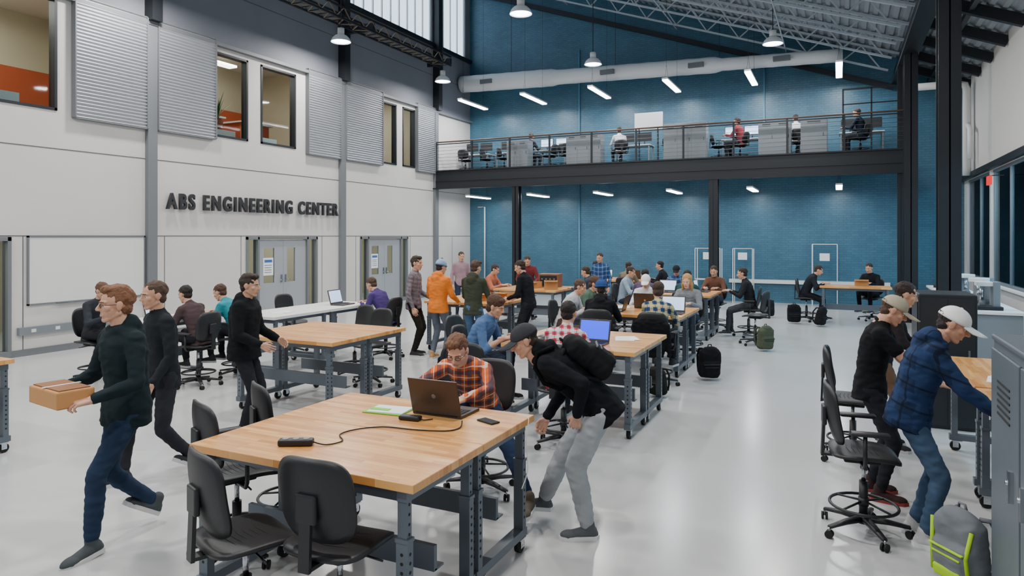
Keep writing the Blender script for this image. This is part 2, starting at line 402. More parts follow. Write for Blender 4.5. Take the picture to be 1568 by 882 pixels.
    for sd,fk,kp,fp in((-1,'lf',lkp,lfp),(1,'rf',rkp,rfp)):
        h=P+X*sd*.088-T0*.03 if P.z>.8 else P+X*sd*.09+Vector((0,0,-.02))
        a=Vector(q[fk]); k,a=ik(h,a,.445,.435,Vector(kp) if kp else Vector((sd*.12,1,.15)))
        B=baggy
        Gp+=[cap_geo(h,k,.092*(1+.3*(B-1)),.063*B),cap_geo(k,k.lerp(a,.35),.062*B,.058*B),cap_geo(k.lerp(a,.35),a+(k-a).normalized()*.05,.058*B,.047*B)]
        fy=kw.get(fk+'y',sd*-8)
        Mf=Matrix.Translation(a)@Matrix.Rotation(math.radians(fy),4,'Z')@Matrix.Rotation(math.radians(-fp),4,'X')
        u,so=shoe_geo(); mb.add(u,msh,True,Mf); mb.add(so,mso,False,Mf)
    mb.add(wrinkle(remesh(Gp,vox,sm),(.009,.008,.004)[det],x-y),mp,True)
    for Mh in hands:
        mb.add(hand_geo(curl),ms,True,Mh)
    cN,SN,TN,FN=fr(1)
    Rh=(Matrix.Rotation(math.radians(head[0]),4,'Z')@Matrix.Rotation(math.radians(-head[1]),4,'X')@Matrix.Rotation(math.radians(headroll),4,'Y'))
    piv=Vector((0,-.025,-.125)); hp=N+TN*.02-(Rh.to_3x3()@piv)
    Mhd=Matrix.Translation(hp)@Rh
    mb.add(head_geo(det),ms,True,Mhd)
    mb.add(cap_geo(N-TN*.05,N+TN*.04,.058,.056),ms,True)
    ew=mat('eye_white','#d8d4cf',.3); ei=mat('eye_iris','#2b2018',.2); lipm=mat('lip_'+skin,'#9c5f55',.5)
    for sd in(-1,1):
        mb.add(ell_geo((sd*.031,.0655,.004),(.0125,.0115,.0095),n=12),ew,True,Mhd); mb.add(ell_geo((sd*.031,.0745,.004),(.0055,.004,.0055),n=10),ei,True,Mhd)
        mb.add(cap_geo((sd*.019,.0765,.0125),(sd*.043,.069,.0115),.0036,.0034,8,2),ms,True,Mhd)
        mb.add(cap_geo((sd*.015,.0895,.028),(sd*.045,.0755,.027),.0045,.003,8,2),mh,True,Mhd)
    mb.add(cap_geo((-.019,.084,-.0585),(.019,.084,-.0585),.0045,.0045,8,2),lipm,True,Mhd); mb.add(cap_geo((-.015,.085,-.0675),(.015,.085,-.0675),.005,.005,8,2),lipm,True,Mhd)
    mb.add(hair_geo('under' if (hat or beanie) else style,det),mh,True,Mhd)
    if hat: cap_parts(mb,cloth(hat),Mhd,hatback)
    if beanie: beanie_parts(mb,cloth(beanie[0]),Mhd,cloth(beanie[1]))
    if glasses:
        for sd in(-1,1):
            mb.tube([(sd*.032+.021*math.cos(t),.092,.004+.015*math.sin(t)) for t in [2*PI*i/16 for i in range(16)]],.0018,M_rubber,6,Mhd,True)
            mb.tube([(sd*.053,.091,.008),(sd*.075,.06,.009),(sd*.08,-.01,.006)],.0018,M_rubber,6,Mhd)
        mb.tube([(-.011,.093,.006),(0,.096,.008),(.011,.093,.006)],.0018,M_rubber,6,Mhd)
    if bag:
        c,S,T,F=fr(.46); Mb=Matrix((S,F,T)).transposed().to_4x4(); Mb.translation=c-F*.195; backpack_parts(mb,cloth(bag),Mb@Matrix.Scale(.94,4),cloth('#6a6d70'))
        c2,S2,T2,F2=fr(.87)
        for sd in(-1,1):
            mb.tube([c2+S2*sd*.10-F2*.13,c2+S2*sd*.115-F2*.03+T2*.085,c2+S2*sd*.12+F2*.07+T2*.05,c2+S2*sd*.13+F2*.12*J-T2*.06,c2+S2*sd*.15+F2*.10*J-T2*.18,c2+S2*sd*.17-T2*.24],.017,cloth('#0c0c0d'),8)
    if extra: extra(mb)
    o=mb.obj(name,(x,y,0),yawd(d))
    if s!=1: o.scale=(s,s,s)
    return o

# ---------------------------------------------------------------- furniture meshes
def chair_mesh(arms=True):
    mb=MB()
    def pad(fn,nx,ny,m):
        V=[];F=[]
        for k in(0,1):
            for j in range(ny+1):
                for i in range(nx+1):
                    u=i/nx*2-1;v=j/ny*2-1; V.append(fn(u,v,k))
        o=(nx+1)*(ny+1)
        for j in range(ny):
            for i in range(nx):
                a=j*(nx+1)+i; F.append((a,a+nx+1,a+nx+2,a+1)); F.append((a+o,a+1+o,a+nx+2+o,a+nx+1+o))
        for i in range(nx):
            for a,b in((i,i+1),(ny*(nx+1)+i+1,ny*(nx+1)+i)): F.append((a,b,b+o,a+o))
        for j in range(ny):
            for a,b in(((j+1)*(nx+1),j*(nx+1)),(j*(nx+1)+nx,(j+1)*(nx+1)+nx)): F.append((a,b,b+o,a+o))
        mb.add((V,F),m,True)
    def rr(u,v,p=4.5):
        r=(abs(u)**p+abs(v)**p)**(1/p); mx=max(abs(u),abs(v),1e-6); k=mx/r if r>0 else 1; return u*k,v*k
    def seat(u,v,k):
        a,b=rr(u,v); e=max(abs(u),abs(v))**6
        z=.585-.03*max(b,0)**3+.012*a*a
        return (a*.235,b*.225,z+(.022*(1-e*.6) if k else -.022+.012*e))
    def back(u,v,k):
        a,b=rr(u,v,4); e=max(abs(u),abs(v))**6
        w=.215+.012*math.sin((v+1)*1.4)
        y=-.235+.05*a*a-.035*b+.02*b*b
        return (a*w,y+(.016*(1-e*.5) if k else -.018+.01*e),.865+b*.215)
    pad(seat,16,14,M_black); pad(back,16,14,M_black)
    for i in range(6): mb.tube([(-.15,-.1+.035*i,.6085),(0,-.115+.035*i,.6075),(.15,-.1+.035*i,.6085)],.0022,M_rubber,6)
    mb.beam((0,-.05,.55),(0,-.27,.555),.07,.018,M_black); mb.beam((0,-.275,.54),(0,-.262,.86),.065,.02,M_black); mb.rbox((0,-.262,.84),(.12,.03,.14),.01,M_black)
    mb.rbox((0,-.02,.545),(.2,.24,.04),.012,M_rubber)
    mb.tube([(.08,0,.54),(.2,0,.53),(.26,0,.525)],.006,M_black)
    mb.cyl((0,0,.12),(0,0,.38),.03,M_black); mb.cyl((0,0,.36),(0,0,.54),.016,M_chrome)
    ring=[(.225*math.cos(2*PI*i/32),.225*math.sin(2*PI*i/32),.205) for i in range(32)]
    mb.tube(ring,.011,M_black,8,None,True)
    for i in range(4): t=PI/4+PI/2*i; mb.tube([(.03*math.cos(t),.03*math.sin(t),.23),(.225*math.cos(t),.225*math.sin(t),.205)],.008,M_black)
    mb.cyl((0,0,.20),(0,0,.26),.036,M_black)
    mb.cyl((0,0,.075),(0,0,.13),.045,M_black)
    for i in range(5):
        t=2*PI*i/5+.3; c,s=math.cos(t),math.sin(t)
        R=[((c*r,s*r,z),Vector((-s,c,0))*w,Vector((0,0,1))*h) for r,z,w,h in((.03,.105,.032,.022),(.16,.098,.026,.017),(.30,.078,.018,.012))]
        mb.add(loft_geo(R,12,3),M_black,True)
        Mx=Matrix.Translation((c*.3,s*.3,.028))@Matrix.Rotation(t+.6,4,'Z')
        for sx in(-.014,.014): mb.cyl((sx-.008,0,0),(sx+.008,0,0),.028,M_rubber,n=14,M=Mx)
        mb.cyl((0,0,0),(0,0,.05),.008,M_chrome,n=8,M=Mx)
    if arms:
        for s in(-1,1):
            mb.tube([(s*.12,-.03,.54),(s*.25,-.03,.545),(s*.275,-.03,.58),(s*.275,-.03,.77)],.014,M_black,10)
            mb.rbox((s*.272,.0,.785),(.075,.25,.028),.012,M_black,smooth=True)
    return mb.mesh('drafting_chair')
CH_A=chair_mesh(True); CH_N=chair_mesh(False)
def chair(x,y,d,arms=False): return place(CH_A if arms else CH_N,'drafting_chair',(x,y,0),yawd(d))

def bench_mesh(L=1.57,W=.74,topm=None,H=.93):
    mb=MB(); g=M_bgrey
    mb.rbox((0,0,H-.0225),(L,W-.006,.045),.004,topm or M_butcher)
    for sx in(-1,1):
        x=sx*(L/2-.085)
        mb.box((x,0,H-.075),(.06,W-.06,.06),g)
        mb.box((x,0,.135),(.07,W-.02,.055),g)
        for sy in(-1,1):
            y=sy*(W/2-.055)
            mb.box((x,y,.38),(.068,.052,.48),g); mb.box((x,y,.74),(.056,.042,.30),g)
            mb.box((x,y,.63),(.078,.06,.02),g)
            for k in range(8):
                z=.24+k*.046
                mb.cyl((x,y+sy*.0262,z),(x,y+sy*.0272,z),.009,M_dark,n=10); mb.cyl((x+sx*.0342,y,z),(x+sx*.0352,y,z),.009,M_dark,n=10)
            for k in range(4): mb.cyl((x+sx*.0282,y,.66+k*.05),(x+sx*.0292,y,.66+k*.05),.008,M_dark,n=10)
            yy=sy*(W/2-.075)
            mb.box((x,yy,.102),(.075,.09,.008),M_chrome); mb.box((x-.024,yy+.01,.07),(.004,.05,.07),M_chrome); mb.box((x+.024,yy+.01,.07),(.004,.05,.07),M_chrome)
            mb.cyl((x-.018,yy+.012,.047),(x+.018,yy+.012,.047),.047,M_rubber,n=20); mb.cyl((x-.028,yy+.012,.047),(x+.028,yy+.012,.047),.012,M_chrome,n=10)
    mb.box((0,W/2-.11,H-.075),(L-.2,.03,.055),g); mb.box((0,-W/2+.11,H-.075),(L-.2,.03,.055),g)
    mb.box((0,0,.40),(L-.2,.03,.14),g); mb.box((0,.04,.335),(L-.2,.09,.012),g)
    return mb.mesh('workbench')
BENCH=bench_mesh(); BENCHW=bench_mesh(1.25,.95,M_white); BENCHS=bench_mesh(.95,.7,M_white)
def bench(x,y,rz=0,me=None): return place(me or BENCH,'workbench',(x,y,0),rz)
def bench2(x0,y0):
    bench(x0+.785,y0+.37); bench(x0+.785,y0+1.11)

def laptop(x,y,z,d,screen=M_screen,body=None,ang=105):
    mb=MB(); b=body or M_laptop
    mb.rbox((0,0,.011),(.385,.26,.02),.005,b); mb.box((0,.02,.0218),(.34,.12,.002),M_dark); mb.box((0,-.085,.0218),(.11,.06,.001),M_dark)
    for r in range(4):
        for c in range(12): mb.box((-.154+c*.028,.062-r*.028,.0238),(.023,.022,.003),M_rubber)
    t=math.radians(ang-90); Mx=Matrix.Translation((0,.128,.02))@Matrix.Rotation(-t,4,'X')
    mb.rbox((0,0,.125),(.385,.012,.25),.004,b,Mx); mb.box((0,-.0068,.128),(.35,.001,.21),screen,Mx); mb.cyl((0,.0062,.13),(0,.0068,.13),.016,M_chrome,n=20,M=Mx)
    mb.cyl((-.16,.128,.018),(.16,.128,.018),.008,M_rubber)
    return mb.obj('laptop',(x,y,z),yawd(d))

# ================================================================= ROOM
XL=-13.2; YB=23.7; XR=3.3
def zr(x): return 7.55+.36*(1.6-x)
def wallgrid(name,axis,p0,p1,u0,u1,z0,z1,holes,m):
    us=sorted(set([u0,u1]+[h[0] for h in holes]+[h[1] for h in holes])); zs=sorted(set([z0,z1]+[h[2] for h in holes]+[h[3] for h in holes]))
    mb=MB()
    for i in range(len(us)-1):
        for j in range(len(zs)-1):
            a=(us[i]+us[i+1])/2;b=(zs[j]+zs[j+1])/2
            if any(h[0]<a<h[1] and h[2]<b<h[3] for h in holes): continue
            if axis=='x': mb.bx(p0,p1,us[i],us[i+1],zs[j],zs[j+1],m(b) if callable(m) else m)
            else: mb.bx(us[i],us[i+1],p0,p1,zs[j],zs[j+1],m(b) if callable(m) else m)
    return mb.obj(name)
mb=MB(); mb.bx(-17.2,5.8,-3,YB+.2,-.12,0,M_floor)
mb.obj('floor')
WINS=[(5.2,7.84,4.5,6.62),(11.39,12.41,4.5,6.5),(12.83,14.06,4.5,6.5),(17.84,18.7,4.5,6.5),(19.05,19.78,4.5,6.5)]
DOORS=[(12.35,14.9,0,2.14),(16.8,19.35,0,2.14),(5.2,7.05,0,2.14)]
CLER=[(-2,3.3,9.1,12.2),(3.7,9.5,9.1,12.2),(9.95,15.7,9.1,12.2),(16.1,20.85,9.1,12.2),(21.25,23.3,9.1,12.2)]
wallgrid('wall_left','x',XL-.18,XL,-3,YB,0,12.95,WINS+DOORS+CLER,lambda z:M_wall2 if z>6.62 else M_wall)
mb=MB(); pr=[(-13.4,0),(5.8,0),(5.8,6.0),(3.4,6.5),(1.75,7.2),(1.75,zr(1.75)+.05),(-13.4,zr(-13.4)+.05)]
V=[(x,YB,z) for x,z in pr]+[(x,YB+.2,z) for x,z in pr]; n=len(pr)
mb.add((V,[tuple(range(n)),tuple(range(2*n-1,n-1,-1))]+[(i,i+n,(i+1)%n+n,(i+1)%n) for i in range(n)]),M_blue); mb.obj('wall_back')
mb=MB();x=-13.5
prof=[(0,0),(.09,0),(.12,.05),(.19,.05),(.22,0)]
V=[]
while x<1.8:
    for dx,dz in prof[:-1]: V.append((x+dx,zr(x+dx)+dz))
    x+=.22
k=len(V); VV=[(a,-3,b) for a,b in V]+[(a,YB+.1,b) for a,b in V]
mb.add((VV,[(i,i+1,i+1+k,i+k) for i in range(k-1)]),M_deck)
mb.obj('ceiling')
mb=MB(); V=[];x=1.6
while x<5.8:
    for dx,dz in prof[:-1]: V.append((x+dx,7.25-.42*(x+dx-1.6)+dz))
    x+=.22
k=len(V); VV=[(a,-3,b) for a,b in V]+[(a,YB+.1,b) for a,b in V]
mb.add((VV,[(i,i+1,i+1+k,i+k) for i in range(k-1)]),M_deck); mb.obj('ceiling_aisle')
mb=MB()
mb.beam((-13.1,0,zr(-13.1)-.06),(1.6,0,zr(1.6)-.06),.09,.06,M_joist); mb.beam((-12.9,0,zr(-12.9)-.78),(1.3,0,zr(1.3)-.62),.08,.05,M_joist)
x=-12.9;i=0
while x<1.0:
    a=(x,0,zr(x)-.07) if i%2 else (x,0,zr(x)-.76+.01*(x+12.9)); x2=x+.5
    b=(x2,0,zr(x2)-.07) if (i+1)%2 else (x2,0,zr(x2)-.76+.01*(x2+12.9))
    mb.beam(a,b,.035,.035,M_joist); x=x2;i+=1
JO=mb.mesh('roof_truss')
yy=1.2
while yy<23.5: place(JO,'roof_truss',(0,yy,0)); yy+=1.55
mb=MB()
for x in(-9,-5,-1.5): mb.beam((x,0,zr(x)-.7),(x,23.5,zr(x)-.7),.03,.03,M_joist)
mb.obj('roof_bridging_rods')
mb=MB(); yy=2.5
while yy<23.6: mb.beam((1.6,yy,7.08),(3.3,yy,6.38),.14,.22,M_steel); yy+=1.55
mb.beam((2.4,0,6.75),(2.4,23.6,6.75),.1,.12,M_steel); mb.obj('aisle_roof_beams')
mb=MB(); mb.bx(1.5,1.72,0,23.65,6.75,7.2,M_steel); mb.bx(1.42,1.8,0,23.65,6.72,6.77,M_steel); mb.obj('steel_girder')
mb=MB(); mb.beam((-13.1,23.5,zr(-13.1)-1.1),(1.5,23.5,zr(1.5)-.95),.12,.16,M_steel); mb.obj('gable_beam')
def hcol(name,x,y,z0,z1,w=.26,m=M_steel):
    mb=MB(); mb.bx(x-w/2,x+w/2,y-w/2,y-w/2+.025,z0,z1,m); mb.bx(x-w/2,x+w/2,y+w/2-.025,y+w/2,z0,z1,m); mb.bx(x-.012,x+.012,y-w/2,y+w/2,z0,z1,m)
    mb.bx(x-w*.7,x+w*.7,y-w*.7,y+w*.7,z0,z0+.025,m); mb.obj(name)
hcol('steel_column',1.62,13.2,0,6.72,.32); hcol('steel_column',1.62,19.8,0,6.72,.30); hcol('steel_column',1.5,21.1,0,6.72,.16); hcol('steel_column',1.9,6.9,0,6.7,.25)
hcol('steel_column',-9.93,21.1,0,3.9,.24); hcol('steel_column',-3.39,21.1,0,3.9,.26)
mb=MB()
for y in(9.75,15.92,21.08,3.5):
    mb.bx(XL,XL+.10,y-.11,y+.11,0,6.7,M_trimg)
mb.obj('trim_1')
mb=MB()
for y in(9.75,15.92,21.08,3.5): mb.bx(XL,XL+.25,y-.12,y+.12,6.7,12.6,M_steel)
mb.bx(XL,XL+.1,-3,YB,8.98,9.1,M_steel); mb.bx(XL,XL+.12,-3,YB,6.62,6.7,M_trimg)
mb.obj('steel_wall_frame')
mb=MB()
for z in(3.79,2.16): mb.bx(XL,XL+.006,-3,YB,z-.008,z+.008,M_seam)
mb.bx(XL,XL+.006,21.294,21.306,2.16,3.79,M_seam)
for y in(7.25,10.1,12.2,15.1,16.6,19.5,22.3): mb.bx(XL,XL+.006,y-.006,y+.006,0,2.16,M_seam)
mb.bx(XL,XL+.006,-3,YB,7.95,7.97,M_seam)
mb.obj('trim_2')
mb=MB()
for a,b in((-3,5.2),(7.05,12.35),(14.9,16.8),(19.35,YB)): mb.bx(XL,XL+.02,a,b,0,.12,M_trimg)
mb.obj('baseboard_left')
def corr(y0,y1,z0=4.42,z1=6.74,x=XL+.10):
    mb=MB(); n=int((z1-z0)/.068*6); V=[]
    for i in range(n+1):
        z=z0+(z1-z0)*i/n; xx=x+.017*math.sin(2*PI*(z-z0)/.068)
        V+= [(xx,y0,z),(xx,y1,z)]
    F=[(2*i,2*i+1,2*i+3,2*i+2) for i in range(n)]; mb.add((V,F),M_alu,True)
    for y in(y0,y1): mb.bx(XL,x+.03,y-.012,y+.012,z0,z1,M_trimg)
    mb.bx(XL,x+.02,y0,y1,z0-.02,z0,M_trimg); mb.bx(XL,x+.02,y0,y1,z1,z1+.02,M_trimg)
    mb.obj('corrugated_screen')
for a,b in((8.12,9.62),(9.88,11.37),(14.45,15.8),(16.04,17.82),(19.82,20.95)): corr(a,b)
def window(i,y0,y1,z0,z1):
    mb=MB(); x=XL-.09
    for a,b in((y0,y0+.05),(y1-.05,y1)): mb.bx(XL-.16,XL+.02,a,b,z0,z1,M_steel)
    mb.bx(XL-.16,XL+.02,y0,y1,z0,z0+.05,M_steel); mb.bx(XL-.16,XL+.02,y0,y1,z1-.05,z1,M_steel)
    mb.bx(x-.004,x+.004,y0+.04,y1-.04,z0+.04,z1-.04,M_glass); mb.obj('window_%d'%i)
for i,w in enumerate(WINS): window(i+1,*w)
for i,c in enumerate(CLER):
    mb=MB(); y0,y1,z0,z1=c; n=max(2,int((y1-y0)/.45)); mb.bx(XL-.12,XL-.10,y0,y1,z0,z1,M_day)
    for k in range(n+1): y=y0+(y1-y0)*k/n; mb.bx(XL-.1,XL-.05,y-.02,y+.02,z0,z1,M_duct)
    for z in(z0+.03,z1-.03): mb.bx(XL-.1,XL-.01,y0,y1,z-.03,z+.03,M_steel)
    mb.obj('window_%d'%(i+10))
mb=MB(); xa,xb=-17,XL-.19
mb.bx(xa,xb,4,21,4.3,4.42,M_wood); mb.bx(xa-.1,xa,4,21,4.4,7.4,M_beige); mb.bx(xa,xb,4,21,7.3,7.4,M_white)
for y in(4,10,16.5,20.9): mb.bx(xa,xb,y,y+.1,4.4,7.3,M_beige)
mb.bx(xa+.02,xa+.1,4,21,5.0,6.0,M_orange)
for y in(5.5,7.2,11.8,13.4,18): mb.bx(-15.6,-15.3,y-.6,y+.6,6.9,6.96,M_lampw)
for y in(5.6,12,13.6,18.2): mb.bx(-14.9,-14.2,y-.5,y+.5,4.42,5.15,M_orange); mb.bx(-15,-14.1,y-.55,y+.55,5.15,5.19,M_white)
mb.obj('office_interior')
mb=MB(); mb.bx(xa-.1,xa,4,21,0,4.3,M_beige); mb.bx(xa,xb,4,21,2.9,3.0,M_white)
for y in(4,10.5,15.6,20.9): mb.bx(xa,xb,y,y+.1,0,2.9,M_beige)
for y in(6,13.5,18): mb.bx(-15.6,-15.3,y-.6,y+.6,2.82,2.88,M_lampw); mb.bx(-16.4,-16,y-.7,y+.7,.0,1.1,M_wood)
mb.obj('corridor_interior')
def door(i,y0,y1,z1):
    mb=MB(); x0,x1=XL-.14,XL+.03; f=M_trimg
    l0,l1=y0+.42,y1-.42; mid=(l0+l1)/2
    for a,b in((y0,y0+.06),(y1-.06,y1),(l0-.05,l0),(l1,l1+.05)): mb.bx(x0,x1,a,b,0,z1,f)
    mb.bx(x0,x1,y0,y1,z1-.07,z1,f)
    for a,b in((y0+.06,l0-.05),(l1+.05,y1-.06)): mb.bx(x0,x1,a,b,0,.12,f); mb.bx(XL-.06,XL-.05,a,b,.12,z1-.07,M_glass)
    lf=mat('door_leaf','#9a9ea3',.45)
    for a,b,s in((l0+.005,mid-.004,1),(mid+.004,l1-.005,-1)):
        w0,w1=(a+.18,b-.30) if s==1 else (a+.14,a+.44)
        zz0,zz1=.95,1.85
        mb.bx(XL-.07,XL-.02,a,w0,0.01,z1-.08,lf); mb.bx(XL-.07,XL-.02,w1,b,0.01,z1-.08,lf); mb.bx(XL-.07,XL-.02,w0,w1,.01,zz0,lf); mb.bx(XL-.07,XL-.02,w0,w1,zz1,z1-.08,lf)
        mb.bx(XL-.05,XL-.04,w0,w1,zz0,zz1,M_glass)
        hy=b-.07 if s==1 else a+.07
        mb.bx(XL-.02,XL+.01,hy-.02,hy+.02,.95,1.15,M_chrome); mb.cyl((XL+.0,hy,1.02),(XL+.05,hy,1.02),.01,M_chrome); mb.cyl((XL+.05,hy,1.02),(XL+.05,hy-s*.1,1.02),.01,M_chrome)
    mb.bx(XL-.018,XL-.012,l0+.16,l0+.50,1.15,1.60,M_paper); mb.bx(XL-.012,XL-.011,l0+.2,l0+.46,1.48,1.55,mat('ink_blue','#2f5fa8',.7))
    for k in range(4): mb.bx(XL-.012,XL-.011,l0+.2,l0+.44,1.22+k*.06,1.235+k*.06,M_seam)
    mb.obj('door_%d'%i)
for i,dd in enumerate(DOORS): door(i+1,dd[0],dd[1],dd[3])
mb=MB(); mb.bx(XL,XL+.03,7.33,9.6,.92,2.14,M_white)
for a in((7.31,7.34,.9,2.16),(9.59,9.62,.9,2.16),(7.31,9.62,.9,.93),(7.31,9.62,2.13,2.16)): mb.bx(XL,XL+.04,a[0],a[1],a[2],a[3],M_trimg)
mb.bx(XL+.03,XL+.1,7.8,9.1,.90,.92,M_chrome); mb.obj('whiteboard')
mb=MB(); mb.bx(XL,XL+.08,7.15,8.9,.38,.52,M_cab)
for k in range(4): mb.bx(XL+.08,XL+.083,7.35+k*.42,7.43+k*.42,.42,.48,M_white)
mb.obj('electrical_raceway')
cu=bpy.data.curves.new('sign','FONT'); cu.body='ABS ENGINEERING CENTER'; cu.size=.45; cu.extrude=.03; cu.offset=.014; cu.space_character=1.34
to=bpy.data.objects.new('t',cu); coll.objects.link(to)
me=bpy.data.meshes.new_from_object(to.evaluated_get(bpy.context.evaluated_depsgraph_get())); bpy.data.objects.remove(to)
co=np.array([v.co for v in me.vertices]); mn=co.min(0);mxx=co.max(0)
for v in me.vertices:
    v.co=Vector(((v.co.x-mn[0])/(mxx[0]-mn[0])*5.6,(v.co.y-mn[1])/(mxx[1]-mn[1])*.36,v.co.z))
me.materials.clear(); me.materials.append(mat('sign_black','#26272a',.5)); place(me,'wall_sign_letters',(XL+.085,10.08,2.74),rot=(PI/2,0,PI/2))

mb=MB(); mb.bx(XL,1.6,21.05,YB,4.36,4.5,M_steel); mb.bx(XL,1.6,21.0,21.05,3.87,4.52,M_steel); mb.bx(XL,1.6,20.94,21.1,4.48,4.52,M_steel); mb.bx(XL,1.6,20.94,21.1,3.85,3.89,M_steel)
mb.bx(XL,1.6,20.97,21.0,4.12,4.15,M_steel)
x=-12.6
while x<1.5: mb.bx(x-.05,x+.05,21.05,YB,4.1,4.36,M_steel); x+=1.2
mb.obj('mezzanine_floor')
mb=MB(); x=XL+.1
while x<1.62: mb.bx(x-.025,x+.025,20.99,21.05,4.5,5.5,M_steel); x+=1.47
mb.rbox(((XL+1.6)/2,21.02,5.53),(1.6-XL,.07,.045),.015,M_rail)
for k in range(7): mb.cyl((XL,21.02,4.62+k*.12),(1.6,21.02,4.62+k*.12),.006,M_trimg,n=6)
mb.bx(XL,1.6,21.0,21.04,5.44,5.47,M_steel)
for x in(.1,.8,1.48): mb.bx(x-.02,x+.02,21.1,21.14,4.5,6.25,M_steel)
mb.bx(.1,1.48,21.1,21.14,6.21,6.25,M_steel); mb.bx(.1,1.48,21.1,21.14,5.8,5.83,M_steel)
mb.obj('balcony_railing')
mb=MB(); n=60; a=Vector((-13.1,22.9,8.0)); b=Vector((.1,22.9,7.62))
rings=[]
for i in range(n+1):
    t=i/n; c=a.lerp(b,t); r=.31 if t<.3 else (.26 if t<.72 else .2)
    rings.append((c,Vector((0,1,0))*(r+(.008 if i%3==0 else 0)),Vector((0,0,1))*(r+(.008 if i%3==0 else 0))))
mb.add(loft_geo(rings,20),M_duct,True)
for x in(-11.9,-7.2,-4.2,-1.6): mb.rbox((x,22.6,8.0-.38*(x+13.1)/13.2-.02),(.5,.1,.16),.01,M_trimg)
for x in(-11,-7,-3.5,-.8): mb.cyl((x,22.9,8),(x,22.9,zr(x)),.008,M_steel,n=6)
mb.obj('ventilation_duct')
def linlight(x,y,z,L,ztop):
    mb=MB(); mb.bx(x-.09,x+.09,y-L/2,y+L/2,z,z+.05,M_white); mb.bx(x-.085,x+.085,y-L/2+.03,y+L/2-.03,z-.035,z,M_lamp)
    for s in(-1,1):
        for dx in (-.05,.05): mb.cyl((x+dx,y+s*L*.38,z+.05),(x,y+s*L*.38,min(z+.5,ztop)),.003,M_steel,n=6)
        mb.cyl((x,y+s*L*.38,min(z+.5,ztop)-.01),(x,y+s*L*.38,ztop),.004,M_steel,n=6)
    mb.obj('linear_pendant_light')
    l=bpy.data.lights.new('tube','AREA'); l.shape='RECTANGLE'; l.size=.15; l.size_y=L; l.energy=UP if z>5 else LOWP; l.color=(.93,.97,1)
    o=bpy.data.objects.new('tube_light',l); o.location=(x,y,z-.05); coll.objects.link(o)
UP=80; LOWP=30
for i in range(6):
    x=-2.4*i; linlight(x,21.8,6.95,2.0,zr(x)); linlight(x,22.2,3.6,1.7,4.1)
def highbay(x,y,z,zt,p):
    mb=MB(); R=[]
    for r,h in((.26,0),(.255,.03),(.22,.1),(.16,.16),(.10,.19)): R.append((Vector((0,0,h)),Vector((r,0,0)),Vector((0,r,0))))
    g=loft_geo(R,24); g=(g[0],[f for f in g[1] if (len(g[0])-2) not in f]); mb.add(g,M_duct,True)
    mb.cyl((0,0,.19),(0,0,.36),.09,M_white); mb.cyl((0,0,.015),(0,0,.02),.22,M_lamp,n=24)
    mb.cyl((0,0,.36),(0,0,zt-z-.02),.012,M_steel,n=8); mb.obj('high_bay_lamp',(x,y,z))
    l=bpy.data.lights.new('hb','AREA'); l.shape='DISK'; l.size=.44; l.energy=p; l.color=(1,.97,.93)
    o=bpy.data.objects.new('high_bay_light',l); o.location=(x,y,z-.01); coll.objects.link(o)
for x in(-11.9,-6.65,-1.6):
    for y in(-.8,4.05,9.2,14.35,19.5): highbay(x,y,7.3,zr(x),185 if y<18 else 110)
mb=MB(); X0,X1=-12.45,-12.0; y0,y1=2,20.2
for x in(X0,X1): mb.beam((x,y0,8.0),(x,y1,8.0),.05,.05,M_steel); mb.beam((x,y0,8.3),(x,y1,8.3),.05,.05,M_steel)
k=0;y=y0
lw=mat('cable_tan','#8a7a60',.6)
while y<y1-.2:
    a,b=(X0,X1) if k%2 else (X1,X0); mb.beam((a,y,8.0),(b,y+.3,8.0),.02,.02,lw); mb.beam((X0,y,8.0),(X1,y,8.0),.02,.02,M_steel)
    for x in(X0,X1): mb.beam((x,y,8.0 if k%2 else 8.3),(x,y+.3,8.3 if k%2 else 8.0),.02,.02,lw)
    y+=.3;k+=1
for y in(20.2,9.75,15.9): mb.beam((-12.93,y,8.15),(-12.0,y,8.15),.1,.2,M_steel)
mb.obj('lattice_girder')
wallgrid('wall_right','x',XR,XR+.18,-3,YB,0,6.6,[(5,8.6,1.02,3.75),(8.75,12.4,1.02,3.75),(12.6,16.2,1.02,3.75),(16.4,19.8,1.02,3.75),(20.0,23.2,1.02,3.75)],M_wall)
for i,(a,b) in enumerate(((5,8.6),(8.75,12.4),(12.6,16.2),(16.4,19.8),(20,23.2))):
    mb=MB(); x=XR+.09
    for k in range(3): y=a+(b-a)*k/2; mb.bx(x-.03,x+.03,y-.02,y+.02,1.02,3.75,M_trimg)
    for z in(1.05,3.72): mb.bx(x-.05,x+.05,a,b,z-.03,z+.03,M_trimg)
    mb.bx(x-.005,x+.005,a,b,1.05,3.72,M_glassd); mb.obj('window_%d'%(i+20))
mb=MB(); mb.bx(XR-.12,XR,-3,YB,1.0,1.04,M_white); mb.bx(XR-.1,XR,-3,YB,3.75,3.9,M_steel); mb.obj('trim_3')
mb=MB(); mb.bx(5.6,5.8,-3,YB,0,4.3,M_blue2); mb.bx(XR+.19,5.8,-3,YB,4.1,4.3,M_white)
for y in(7,10,13,16,19,22): mb.bx(4.4,4.6,y-.6,y+.6,3.9,3.96,M_lamp); mb.bx(5.5,5.6,y-1.0,y-.4,1.2,2.2,M_paper)
mb.obj('added_backing_behind_glass')  # added room: its blue wall and lamps stand in for reflections in the glass
mb=MB(); mb.tube([(1.85,22,6.3),(2.9,22,6.3),(3.08,22,6.25),(3.12,22,6.1),(3.12,22,4.0),(3.12,22,3.8)],.1,M_white,14)
mb.tube([(3.12,22,5.2),(3.12,21.5,5.0),(3.12,21.5,4.2)],.06,M_white,12); mb.obj('drain_pipe')
